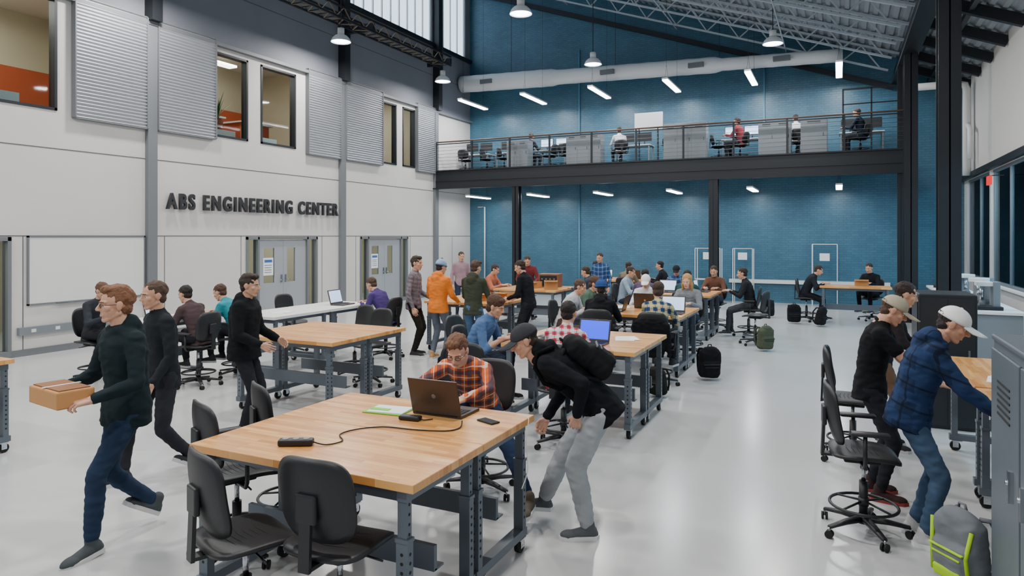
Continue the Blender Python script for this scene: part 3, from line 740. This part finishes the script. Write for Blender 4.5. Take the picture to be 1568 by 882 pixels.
mb=MB(); mb.bx(3.0,3.05,18.2,18.55,3.3,3.5,mat('exit_red','#d02020',.5,emit=1)); mb.bx(3.0,3.3,18.36,18.38,3.5,3.52,M_steel); mb.obj('exit_sign')
mb=MB(); mb.tube([(-12.8,23.62,3.3),(-12.5,23.62,3.3),(-12.5,23.62,.4)],.03,M_white); mb.obj('wall_conduit')
mb=MB()
for x,z0,z1 in((-8.6,0,4.1),(-8.6,4.5,9),(-2.2,4.5,8)): mb.cyl((x,23.66,z0),(x,23.66,z1),.025,M_blue2,n=8)
mb.obj('wall_pipes')
mb=MB(); mb.bx(-3.3,1.4,23.6,23.7,.62,.74,M_white); mb.obj('wall_raceway')
M_clear=glassmat('clear_acrylic','#fbfdfd',.05)
def case(x,w,z0=.75,h=1.0):
    mb=MB(); y=23.2
    for a in(-w/2,w/2):
        for b in(-.2,.2): mb.bx(x+a-.012,x+a+.012,y+b-.012,y+b+.012,0,z0+h,M_white)
    mb.bx(x-w/2,x+w/2,y-.2,y+.2,z0-.03,z0,M_white); mb.bx(x-w/2,x+w/2,y-.2,y-.18,z0+h,z0+h+.02,M_white)
    mb.bx(x-w/2,x+w/2,y-.2,y-.196,z0,z0+h,M_clear); mb.bx(x-.14,x+.14,y-.21,y-.2,z0+.65,z0+.88,M_paper); mb.obj('display_case')
case(-.4,.7,.75,1.15); case(-3.9,.8); case(-2.8,.6)
def locker_row(x,y,z,w,h,n,d=.45,m=M_cab):
    mb=MB(); mb.rbox((0,0,h/2),(w,d,h),.008,m)
    for k in range(n):
        a=-w/2+w*(k+.5)/n; mb.box((a,-d/2-.004,h/2),(w/n-.02,.008,h-.04),m); mb.box((a+w/n*.35,-d/2-.012,h*.55),(.012,.015,.1),M_steel)
        mb.box((a,-d/2-.009,h*.88),(w/n*.5,.002,.02),M_dark); mb.box((a,-d/2-.009,h*.93),(w/n*.5,.002,.02),M_dark)
    mb.obj('storage_locker',(x,y,z))
locker_row(-7.6,21.5,4.5,1.2,1.0,3); locker_row(-4.3,21.5,4.5,1.3,1.15,3); locker_row(-1.7,21.5,4.5,.9,1.0,2); locker_row(-.65,21.5,4.5,.7,1.0,1); locker_row(-10.0,21.5,4.5,.8,.95,2)
mb=MB(); mb.rbox((0,0,1.3),(.9,.04,.55),.01,M_paper); mb.box((-.3,0,.55),(.04,.04,1.1),M_steel); mb.box((.3,0,.55),(.04,.04,1.1),M_steel)
mb.box((0,0,.015),(.8,.3,.03),M_steel); mb.obj('notice_board',(-5.45,21.4,4.5))
for x in(-12.4,-10.9,-9.3,-6.3,-2.8,.6):
    mb=MB(); mb.rbox((0,0,.73),(1.2,.65,.03),.006,M_white)
    for a in(-.55,.55):
        for b in(-.28,.28): mb.box((a,b,.36),(.04,.04,.72),M_trimg)
    for sx in(-.3,.3):
        mb.box((sx,.1,.76),(.2,.16,.02),M_steel); mb.box((sx,.12,.86),(.04,.03,.2),M_steel); mb.rbox((sx,.1,1.05),(.5,.03,.3),.006,M_steel); mb.box((sx,.083,1.05),(.46,.002,.26),M_screen if x in(-9.3,-2.8) else M_dark)
    mb.obj('office_desk',(x,22.9,4.5))
for x,d in((-11.6,(1,0)),(-9.1,(-1,.2)),(-12.5,(0,1)),(-10.9,(1,1)),(-3.4,(1,.3)),(-8.5,(.2,1))):
    o=chair(x,22.1,d,True); o.location.z=4.5; o.scale=(1,1,.78)

# ================================================================= FURNITURE IN HALL
bench2(-3.45,2.80)
bench2(-6.80,6.15)
bench2(-3.50,7.00)
bench2(-3.72,10.40)
bench2(-7.10,10.95)
bench2(-7.30,14.2)
bench2(-6.2,18.3)
bench2(-3.95,14.35)
bench(-8.2,3.63)
bench(1.36,5.80,PI/2); bench(1.36,7.42,PI/2)
bench(.35,18.8)
bench(-8.15,8.35,PI/2,BENCHW); bench(-8.15,9.62,PI/2,BENCHW); bench(-9.1,6.95,PI/2,BENCHS)

chair(-2.32,2.79,(-.05,1)); chair(-2.80,2.62,(.36,.93)); chair(-3.64,3.33,(.4,.92),True); chair(-3.72,3.90,(.5,.87))
chair(.16,5.57,(1,.12),True); chair(.12,7.35,(1,0)); chair(-6.15,8.1,(-.2,-1)); chair(-6.7,8.4,(-.3,-1)); chair(-9.1,9.6,(1,0))
chair(-3.33,5.75,(.3,-.9),True); chair(-4.5,8.0,(1,0)); chair(-7.4,16.3,(0,-1)); chair(-1.5,14.3,(-1,.2))

mb=MB(); w,d,h=.9,1.4,1.57
mb.rbox((0,0,h/2+.02),(w,d,h-.04),.01,M_locker)
mb.rbox((0,0,h+.0),(w+.02,d+.02,.03),.008,M_locker)
for k in range(2):
    y=.35-.7*k; mb.rbox((-w/2-.008,y,h/2),(.016,.66,h-.12),.005,M_locker)
    for j in range(6): mb.box((-w/2-.018,y,h-.22-j*.035),(.004,.3,.012),M_dark)
    mb.box((-w/2-.025,y-.22 if k==0 else y+.22,.88),(.03,.03,.16),M_chrome); mb.cyl((-w/2-.05,y-.22 if k==0 else y+.22,.9),(-w/2-.01,y-.22 if k==0 else y+.22,.9),.012,M_chrome)
mb.obj('metal_storage_cabinet',(1.26,4.08,0))
mb=MB(); w,d,h=.56,.7,1.5; M_cabd=mat('cabinet_dark','#2e3338',.4,.3)
mb.rbox((0,0,h/2),(w,d,h),.01,M_cabd); mb.box((0,-d/2-.006,h*.5),(w-.04,.012,h-.08),M_cabd); mb.box((.2,-d/2-.02,h*.55),(.02,.02,.14),M_chrome); mb.box((-w/2-.006,0,h*.5),(.012,d-.06,h-.08),M_cabd); mb.box((0,-d/2-.013,h*.5),(.006,.002,h-.1),M_dark)
mb.obj('dark_storage_cabinet',(1.09,9.3,0))
mb=MB(); mb.rbox((0,0,.46),(.65,6.4,.86),.01,M_cab); mb.rbox((0,0,.92),(.72,6.5,.05),.008,M_white)
for k in range(8): mb.box((-.33,-2.8+k*.8,.45),(.012,.76,.76),M_cab); mb.box((-.345,-2.8+k*.8,.75),(.02,.2,.015),M_chrome)
mb.obj('lab_counter',(2.3,16.4,0))
for i,(x,y) in enumerate(((2.2,13.6),(2.3,14.8),(2.25,16.2),(2.2,17.6),(2.3,18.8))):
    mb=MB(); mb.rbox((0,0,.03),(.4,.45,.06),.01,M_steel); mb.rbox((.12,0,.25),(.1,.3,.42),.01,M_cab); mb.rbox((0,.0,.42),(.3,.26,.07),.01,M_white); mb.cyl((-.06,0,.1),(-.06,0,.4),.03,M_chrome); mb.cyl((-.1,0,.08),(-.02,0,.08),.07,M_trimg)
    mb.obj('bench_machine',(x,y,.945),i)
laptop(-2.46,4.08,.93,(0,-1),M_screen)
laptop(-3.15,7.55,.93,(1,.1),M_screen); laptop(-2.55,7.35,.93,(.05,1),M_screenb)
laptop(-3.3,10.85,.93,(1,.1),M_screen); laptop(-2.95,11.5,.93,(0,-1),M_screen); laptop(-2.4,10.85,.93,(0,1),M_screen)
laptop(-9.05,6.9,.93,(-1,-.2),M_screen); laptop(-8.0,9.7,.93,(-1,-.1),M_screen); laptop(-6.1,18.9,.93,(0,1),M_screen)
laptop(-3.4,14.9,.93,(0,1),M_screen); laptop(-2.7,15.4,.93,(-1,0),M_screen); laptop(-5.3,19.3,.93,(0,-1),M_screen)
mb=MB(); gb=mat('green_book','#6fc22a',.5); mb.box((0,0,.004),(.30,.20,.006),gb); mb.box((.01,.005,.010),(.27,.185,.006),M_paper,Matrix.Rotation(.05,4,'Z')); mb.box((-.05,-.02,.015),(.14,.05,.003),gb); mb.obj('notebook',(-2.84,3.93,.93),.1)
mb=MB(); mb.rbox((0,0,.016),(.15,.065,.03),.01,M_black); mb.tube([(.075,0,.012),(.1,.0,.008),(.14,.05,.006)],.004,M_rubber); mb.obj('power_adapter',(-2.57,3.80,.93),.1)
mb=MB(); mb.rbox((0,0,.02),(.2,.065,.038),.01,M_black)
for k in range(3): mb.cyl((-.06+k*.06,0,.039),(-.06+k*.06,0,.041),.018,M_cab,n=16)
mb.obj('power_strip',(-2.86,3.05,.93),.5)
mb=MB(); pts=[(-2.79,3.1,.95),(-2.70,3.12,.936),(-2.66,3.22,.936),(-2.76,3.32,.936),(-2.74,3.45,.936),(-2.62,3.57,.936),(-2.42,3.60,.936),(-2.22,3.66,.936),(-2.17,3.76,.936),(-2.22,3.88,.945)]
def cr(P,n=6):
    P=[Vector(p) for p in P]; o=[]
    for i in range(len(P)-1):
        a=P[max(i-1,0)];b=P[i];c=P[i+1];d=P[min(i+2,len(P)-1)]
        for k in range(n):
            t=k/n; o.append(.5*((2*b)+(c-a)*t+(2*a-5*b+4*c-d)*t*t+(3*b-a-3*c+d)*t**3))
    return o+[P[-1]]
mb.tube(cr(pts),.004,M_rubber,8); mb.obj('power_cable')
mb=MB(); mb.rbox((0,0,.006),(.075,.15,.01),.004,M_rubber); mb.box((0,0,.0113),(.066,.135,.0006),M_dark); mb.obj('smartphone',(-2.08,3.98,.93),1.2)
mb=MB(); mb.tube(cr([(-1.98,4.2,.94),(-1.9,4.18,.94),(-1.865,4.15,.93),(-1.86,4.1,.8),(-1.86,4.12,.6),(-1.87,4.05,.5)]),.003,M_white); mb.obj('charging_cable')
def carton(x,y,z,w,d,h,rz=0,col='#b58552',nm='cardboard_box'):
    mb=MB(); m=mat('carton_'+col,col,.85); t=.008
    mb.box((0,0,t/2),(w,d,t),m)
    for s in(-1,1): mb.box((s*w/2,0,h/2),(t,d,h),m); mb.box((0,s*d/2,h/2),(w,t,h),m)
    mb.box((0,-d/2-.05,h-.01),(w,.11,t*.6),m); mb.box((w*.1,0,h*.5),(w*.5,d*.6,h*.5),mat('parts_dark','#3d3a36',.7)); mb.obj(nm,(x,y,z),rz)
carton(-6.2,11.5,.93,.4,.3,.14,.3); carton(-5.95,12.1,.93,.3,.25,.12,-.2); carton(-6.6,14.8,.93,.45,.3,.15); carton(-6.0,14.6,.93,.3,.3,.2,.4); carton(-3.0,8.0,.93,.35,.25,.1,.2,'#6a6153','storage_tray'); carton(.5,18.9,.93,.3,.25,.15)
mb=MB(); mb.rbox((0,0,.16),(.5,.35,.32),.01,M_wood); mb.box((0,-.18,.16),(.42,.01,.24),M_steel)
for k in range(4): mb.cyl((-.15+k*.1,-.185,.2),(-.15+k*.1,-.2,.2),.02,M_chrome)
mb.obj('electronic_instrument',(-6.3,15.3,.93),.1)
def papers(x,y,z,rz):
    mb=MB(); mb.box((0,0,.002),(.22,.3,.003),M_paper); mb.box((.05,.03,.005),(.22,.3,.003),M_paper,Matrix.Rotation(.2,4,'Z')); mb.box((-.02,.02,.0075),(.16,.004,.0005),M_seam); mb.obj('paper_sheets',(x,y,z),rz)
papers(1.1,5.75,.93,.2); papers(1.25,7.0,.93,-.2); papers(-2.3,7.9,.93,.3); papers(-3.4,11.45,.93,.6); papers(-8.1,8.3,.93,.2)
def floorbag(x,y,rz,c1,c2,tilt=.15,s=1):
    mb=MB(); backpack_parts(mb,cloth(c1),Matrix.Identity(4),cloth(c2))
    if c2!='#333':
        mb.rbox((.0,-.125,-.13),(.19,.03,.07),.014,cloth(c2),smooth=True,seg=3); mb.tube([(-.14,-.06,.16),(-.12,-.1,.0),(-.13,-.1,-.16)],.012,cloth(c2)); mb.tube([(.14,-.06,.16),(.12,-.1,.0),(.13,-.1,-.16)],.012,cloth(c2))
    o=mb.obj('backpack',(x,y,.235*s),rz); o.rotation_euler=(tilt,0,rz); o.scale=(s,s,s)
floorbag(.68,4.98,-.9,'#6d7176','#a8cf2a',.1); floorbag(-1.75,10.5,.5,'#17181b','#333',.15,1.05); floorbag(-1.25,13.6,.8,'#4a5040','#333'); floorbag(-1.0,18.2,.2,'#17181b','#333'); floorbag(-1.7,19.3,0,'#22252a','#333'); floorbag(-2.2,9.1,-.4,'#22231f','#333',.2,.85); floorbag(-.4,17.9,1.2,'#1c1c20','#333',.3)
mb=MB(); R=[(Vector((0,0,z)),Vector((r,0,0)),Vector((0,r,0))) for z,r in((0,.11),(.2,.15),(.24,.16))]; mb.add(loft_geo(R,20),mat('pot','#a65a3a',.7),True)
gm=mat('leaf','#3f6b2c',.6)
for k in range(34):
    a=random.uniform(0,2*PI); l=random.uniform(.35,.95); t=random.uniform(.05,.45); p0=Vector((0,0,.2)); dx=Vector((math.cos(a),math.sin(a),0)); sdv=Vector((-math.sin(a),math.cos(a),0))
    V=[];n=6
    for i in range(n+1):
        u=i/n; c=p0+dx*(l*t*u*(1+u)*.7)+Vector((0,0,l*u*(1-.35*u*t*2))); w=.022*math.sin(PI*min(u*.9+.1,1))
        V+= [tuple(c-sdv*w),tuple(c+sdv*w)]
    mb.add((V,[(2*i,2*i+1,2*i+3,2*i+2) for i in range(n)]),gm,True)
mb.obj('potted_plant',(-13.8,12.0,4.42+.34)); mb=MB(); mb.rbox((0,0,.17),(.4,.8,.34),.01,M_white); mb.obj('window_shelf',(-13.8,12.0,4.42))
carton(-13.7,6.9,4.42,.4,.9,.35,0,'#c9ccc8','storage_bin'); carton(-13.7,13.4,4.42,.35,.6,.3,0,'#c9ccc8','storage_bin')

# ================================================================= PEOPLE
def seat(name,x,y,d,arms=False,**k):
    chair(x,y,d,arms); return person(name,x,y,d,SIT,**k)
def carrybox(mb):
    m=mat('carton_#c08a55','#c08a55',.8); c=(0,.40,1.06)
    mb.rbox(c,(.40,.22,.11),.01,m); mb.box((0,.40,1.117),(.36,.18,.01),mat('box_inner','#8a5a33',.8)); mb.box((0,.40,1.122),(.02,.22,.004),M_paper)
person('walking_man',-4.58,3.2,(-.15,-.98),STAND,top='#1f2a2e',pants='#27364c',hair='#7a5238',style='quiff',skin='#d0a086',head=(-14,2),det=0,glasses=True,
       lh=(-.225,.32,1.04),rh=(.225,.32,1.04),desk=True,lf=(-.10,.27,.085),rf=(.10,-.25,.15),rfp=-32,lfp=8,pelvis=(0,0,.92),neck=(0,.04,1.46),shoes='#4a4f52',hood=True,s=1.04,extra=carrybox,curl=.9,jacket=1.08)
person('walking_man',-5.45,4.15,(-.25,-1),STAND,top='#23272b',pants='#2c2e33',hair='#4a3628',head=(0,5),det=1,lf=(-.10,-.24,.13),rf=(.10,.28,.08),lfp=-30,pelvis=(0,0,.92),neck=(0,.04,1.45),lh=(-.26,.2,.88),rh=(.26,-.1,.88),s=1.02)
person('standing_man',-5.85,5.45,(.9,.35),STAND,top='#16181b',pants='#24262a',hair='#2a1f18',style='quiff',head=(0,6),det=1,hood=True,jacket=1.22,lh=(-.2,.3,1.0),rh=(.2,.28,1.0))
chair(-2.72,5.08,(0,-1))
person('seated_man_leaning',-2.72,5.08,(.04,-1),SIT,top=plaid('plaid_orange','#d2602c','#2d3f4e','#e4c9b4',11),pants='#22304a',hair='#6a4630',style='quiff',skin='#d6a58a',head=(8,34),det=0,glasses=True,
       pelvis=(0,-.02,.71),neck=(0,.35,1.15),lh=(-.22,.76,.965),rh=(.14,.74,.965),lp=(-1,.1,-.4),rp=(1,-.1,-.3),lf=(-.72,.55,.08),rf=(.13,.36,.30),lkp=(-.6,1,1.2),shoes='#5d5348',curl=.35,s=1)
person('leaning_man',-1.62,4.80,(-.93,-.37),STAND,top='#15171b',pants='#a2a6aa',hair='#33261d',skin='#cf9f86',head=(10,28),det=0,hat='#3b3c40',
       pelvis=(0,-.02,.92),neck=(0,.43,1.27),lh=(-.2,.14,.88),rh=(.16,.36,.76),lp=(-.7,-1,.5),rp=(.5,-1,.1),lf=(-.18,.06,.08),rf=(.17,.42,.08),lkp=(-.1,1,.1),hood=True,jacket=1.12,baggy=1.25,bag='#1b1c1f',shoes='#5b5f63',sole='#e6e6e6',curl=.9,hem=.12)
person('standing_man',.26,6.40,(1,.0),STAND,top='#17181a',pants='#222328',hair='#4a3527',skin='#cc9a80',head=(0,32),det=0,hat='#a9a08c',sleeve='short',pelvis=(0,-.03,.94),neck=(0,.06,1.46),
       lh=(-.16,.44,1.02),rh=(.16,.46,1.02),desk=True,shoes='#3a2a2a',sole='#8c3030',s=.98)
person('standing_man',.50,5.60,(1,-.05),STAND,top=plaid('plaid_navy','#1c2a44','#26395c','#121722',6),pants='#42566e',hair='#2a2220',skin='#c8957a',head=(-6,30),det=0,hat='#e8e8e6',pelvis=(0,-.05,.93),neck=(0,.13,1.44),
       lh=(-.15,.46,.975),rh=(.17,.48,.975),desk=True,hood=True,jacket=1.14,shoes='#c8c8c6',sole='#e8e8e8',s=.99)
person('standing_man',.42,7.95,(1,-.1),STAND,top='#2a2526',pants='#6b5443',hair='#2a1c16',head=(10,20),det=1,pelvis=(0,-.05,.93),neck=(0,.12,1.43),lh=(-.15,.42,1.0),rh=(.17,.42,1.0),desk=True)
seat('seated_man',-3.92,7.15,(1,.1),True,top='#4f6a92',pants='#2b3342',hair='#4a2f20',style='bushy',head=(-5,20),det=0,neck=(0,.2,1.19),sleeve='roll')
seat('seated_man',-2.55,6.55,(.05,1),True,top=plaid('plaid_red','#c0404a','#d8d6d8','#26304a',12),pants='#2b3342',hair='#1d1612',style='short',head=(5,15),det=0)
seat('seated_man',-4.15,10.7,(1,.05),False,top='#b9babb',pants='#39404c',hair='#4b3426',head=(0,20),neck=(0,.2,1.18))
seat('seated_man',-4.15,11.5,(1,-.05),False,top='#53695a',pants='#39404c',hair='#4b3426',head=(0,20),neck=(0,.2,1.18),style='bushy')
seat('seated_man',-3.25,9.85,(-.1,1),True,top='#1a1b1f',pants='#2b2d33',hair='#2a1d16',head=(20,10),beanie=('#2f4a7a','#2f4a7a'),jacket=1.12,hood=True)
seat('seated_man',-2.38,9.8,(.05,1),True,top=plaid('plaid_blue_yellow','#2c4668','#c8b98a','#1a2438',9),pants='#1d1e22',hair='#3a281c',style='bushy',head=(15,18))
mb=MB(); G=[loft_geo([((0,-.28,z),(w,0,0),(0,d,0)) for z,w,d in((.45,.19,.05),(.6,.22,.07),(.8,.24,.07),(.95,.22,.06),(1.0,.15,.04))],18),cap_geo((-.22,-.27,.9),(-.27,-.22,.5),.05,.035),cap_geo((.22,-.27,.9),(.26,-.24,.48),.05,.035)]
mb.add(wrinkle(remesh(G,.014,3),.018,5),cloth('#131417'),True); JK=mb.mesh('draped_jacket')
place(JK,'draped_jacket',(-2.38,9.8,0),yawd((.05,1))); place(JK,'draped_jacket',(-3.33,5.75,0),yawd((.3,-.9)))
seat('seated_man',-3.2,12.45,(.1,-1),False,top='#cfd0d0',pants='#39404c',hair='#3a281c',hat='#e6e6e4',head=(0,25))
seat('seated_woman',-2.45,12.55,(-.1,-1),False,top='#7e8187',pants='#2b3342',hair='#b08a54',style='long',skin='#d8aa90',head=(0,15))
seat('seated_man',-2.75,13.75,(.1,1),False,top='#2c4a4a',pants='#2b3342',hair='#1d1612',head=(10,15),jacket=1.1)
seat('seated_man',-3.6,13.8,(-.1,1),False,top='#5c4c66',pants='#2b3342',hair='#1d1612',head=(10,15))
seat('seated_man',-3.5,16.45,(.1,-1),False,top=plaid('plaid_blue','#3a5a8a','#28406a','#8aa0c0',9),pants='#2b3342',hair='#33241a',head=(0,20),hat='#22252b')
seat('seated_man',-2.6,16.4,(-.1,-1),False,top='#6b4a3c',pants='#2b3342',hair='#33241a',head=(0,20),det=2)
seat('seated_man',-4.4,15.1,(1,0),False,top='#8fa0b0',pants='#2b3342',hair='#33241a',head=(0,20),det=2)
seat('seated_man',-1.75,15.4,(-1,-.1),True,top='#232529',pants='#3c3e43',hair='#2a1d16',head=(0,12),lf=(-.13,.42,.12),rf=(.13,.36,.12),lh=(-.12,.38,.98))
seat('seated_man',-5.05,14.7,(-1,.1),False,top='#39424f',pants='#2b3342',hair='#33241a',head=(0,20),det=2)
seat('seated_man',-5.1,18.0-.3,(.1,1),False,top='#7a6f5c',pants='#2b3342',hair='#33241a',head=(0,20),det=2)
person('standing_man',-6.93,10.35,(.8,.2),STAND,top=plaid('knit_grey','#7d6f72','#5f5c66','#8d8486',14),pants='#26221f',hair='#33241a',head=(-10,5),style='quiff',lh=(-.18,.26,1.0),s=1.03)
person('standing_man',-6.35,10.25,(.1,1),STAND,top='#e07a2c',pants='#5d6470',hair='#2a1d16',head=(-15,14),beanie=('#8fa4b8','#56708c'),sleeve='long',lh=(-.2,.3,1.0),rh=(.2,.32,.99),jacket=1.12,hood=True,shoes='#b08a5c')
person('standing_man',-5.62,10.2,(.0,1),STAND,top='#3c4034',pants='#44607e',hair='#4a3426',head=(-10,14),style='quiff',lh=(-.18,.34,1.0),rh=(.18,.36,1.0),hood=True)
person('standing_man',-5.15,11.45,(-1,.05),STAND,top='#1b1c20',pants='#25262b',hair='#2a1d16',head=(10,22),lh=(-.18,.34,1.0),rh=(.18,.36,1.0),neck=(0,.1,1.45))
person('standing_man',-9.2,16.0,(.7,-.7),STAND,top='#9c7f86',pants='#2b3342',hair='#33241a',det=2)
seat('seated_man',-7.25,9.95,(-1,0),False,top='#4b3a72',pants='#2b3342',hair='#4a3426',head=(0,30),neck=(0,.22,1.17))
seat('seated_man',-8.3,6.9,(-1,-.1),True,top='#4a3c3e',pants='#26262b',hair='#1d1612',head=(0,18),neck=(0,.18,1.18))
seat('seated_man',-8.35,7.65,(-1,-.25),False,top='#2f8a96',pants='#26262b',hair='#4a2f20',head=(0,25),neck=(0,.22,1.16))
seat('seated_man',-10.0,6.5,(1,.05),False,top='#30343a',pants='#26262b',hair='#5a3c28',head=(0,20))
person('standing_man',-7.2,16.0,(.3,-1),STAND,top='#6e2f35',pants='#2b3342',hair='#33241a',head=(0,25),det=2,neck=(0,.15,1.4),lh=(-.2,.4,1.0),rh=(.2,.4,1.0),desk=True)
seat('seated_man',-7.75,14.9,(1,0),False,top='#b26a50',pants='#2b3342',hair='#33241a',det=2,head=(0,25))
person('standing_man',-5.45,16.6,(-.1,-1),STAND,top=plaid('plaid_blue','#3a5a8a','#28406a','#8aa0c0',9),pants='#2b3342',hair='#33241a',det=2,head=(0,15))
seat('seated_man',-6.0,17.7,(0,1),False,top='#17181b',pants='#2b3342',hair='#16110d',det=2)
seat('seated_man',-4.3,18.6,(-1,0),False,top='#202226',pants='#2b3342',hair='#16110d',det=2)
seat('seated_man',-.75,18.9,(1,0),False,top='#23262b',pants='#1d1e22',hair='#33241a',det=2,head=(0,25),neck=(0,.2,1.17),lf=(-.13,.4,.12),rf=(.13,.3,.12))
seat('seated_man',.75,19.7,(-.5,-1),False,top='#1c1e22',pants='#1d1e22',hair='#33241a',det=2,head=(0,20))
for x,y,c,d in((-2.75,22.0,'#7a3038',(-1,.3)),(-1.15,22.1,'#cfcfcd',(-.3,1)),(.55,21.9,'#1b2230',(-1,.4)),(-4.9,22.2,'#a09a70',(.3,1)),(-6.6,22.1,'#c9cbcd',(-.6,1)),(-9.9,22.1,'#2b3038',(.4,1))):
    o=chair(x,y,d,True); o.location.z=4.5; o.scale=(1,1,.78)
    o=person('seated_man',x,y,d,SITL,top=c,pants='#2b2d33',hair='#2a1d16',det=2); o.location.z=4.5

# ================================================================= LIGHT / WORLD / CAMERA
for loc,p,sx,sy in(((-15.3,7,7.1),130,1,3),((-15.3,12.8,7.1),130,1,3),((-15.3,18.5,7.1),90,1,3),((-15.3,13.5,2.8),60,1,3),((-15.3,18,2.8),60,1,3),((-15.3,6.5,2.8),60,1,3),((4.5,14,3.85),900,1,14)):  # last entry is an added lamp brightening the blue behind the right glazing
    l=bpy.data.lights.new('room','AREA'); l.shape='RECTANGLE'; l.size=sx; l.size_y=sy; l.energy=p; l.color=(1,.93,.82) if loc[0]<0 else (.9,.96,1)
    o=bpy.data.objects.new('ceiling_and_fill_light',l); o.location=loc; coll.objects.link(o)
w=bpy.data.worlds.new('World'); scene.world=w; w.use_nodes=True; bg=w.node_tree.nodes['Background']; bg.inputs[0].default_value=(.80,.88,1,1); bg.inputs[1].default_value=.5
cam=bpy.data.cameras.new('Camera'); cam.sensor_width=36; cam.lens=24; cam.shift_y=-79/1568; cam.clip_end=200
co=bpy.data.objects.new('Camera',cam); co.location=(0,0,2.15); co.rotation_euler=(PI/2,0,math.radians(25.6)); coll.objects.link(co); scene.camera=co
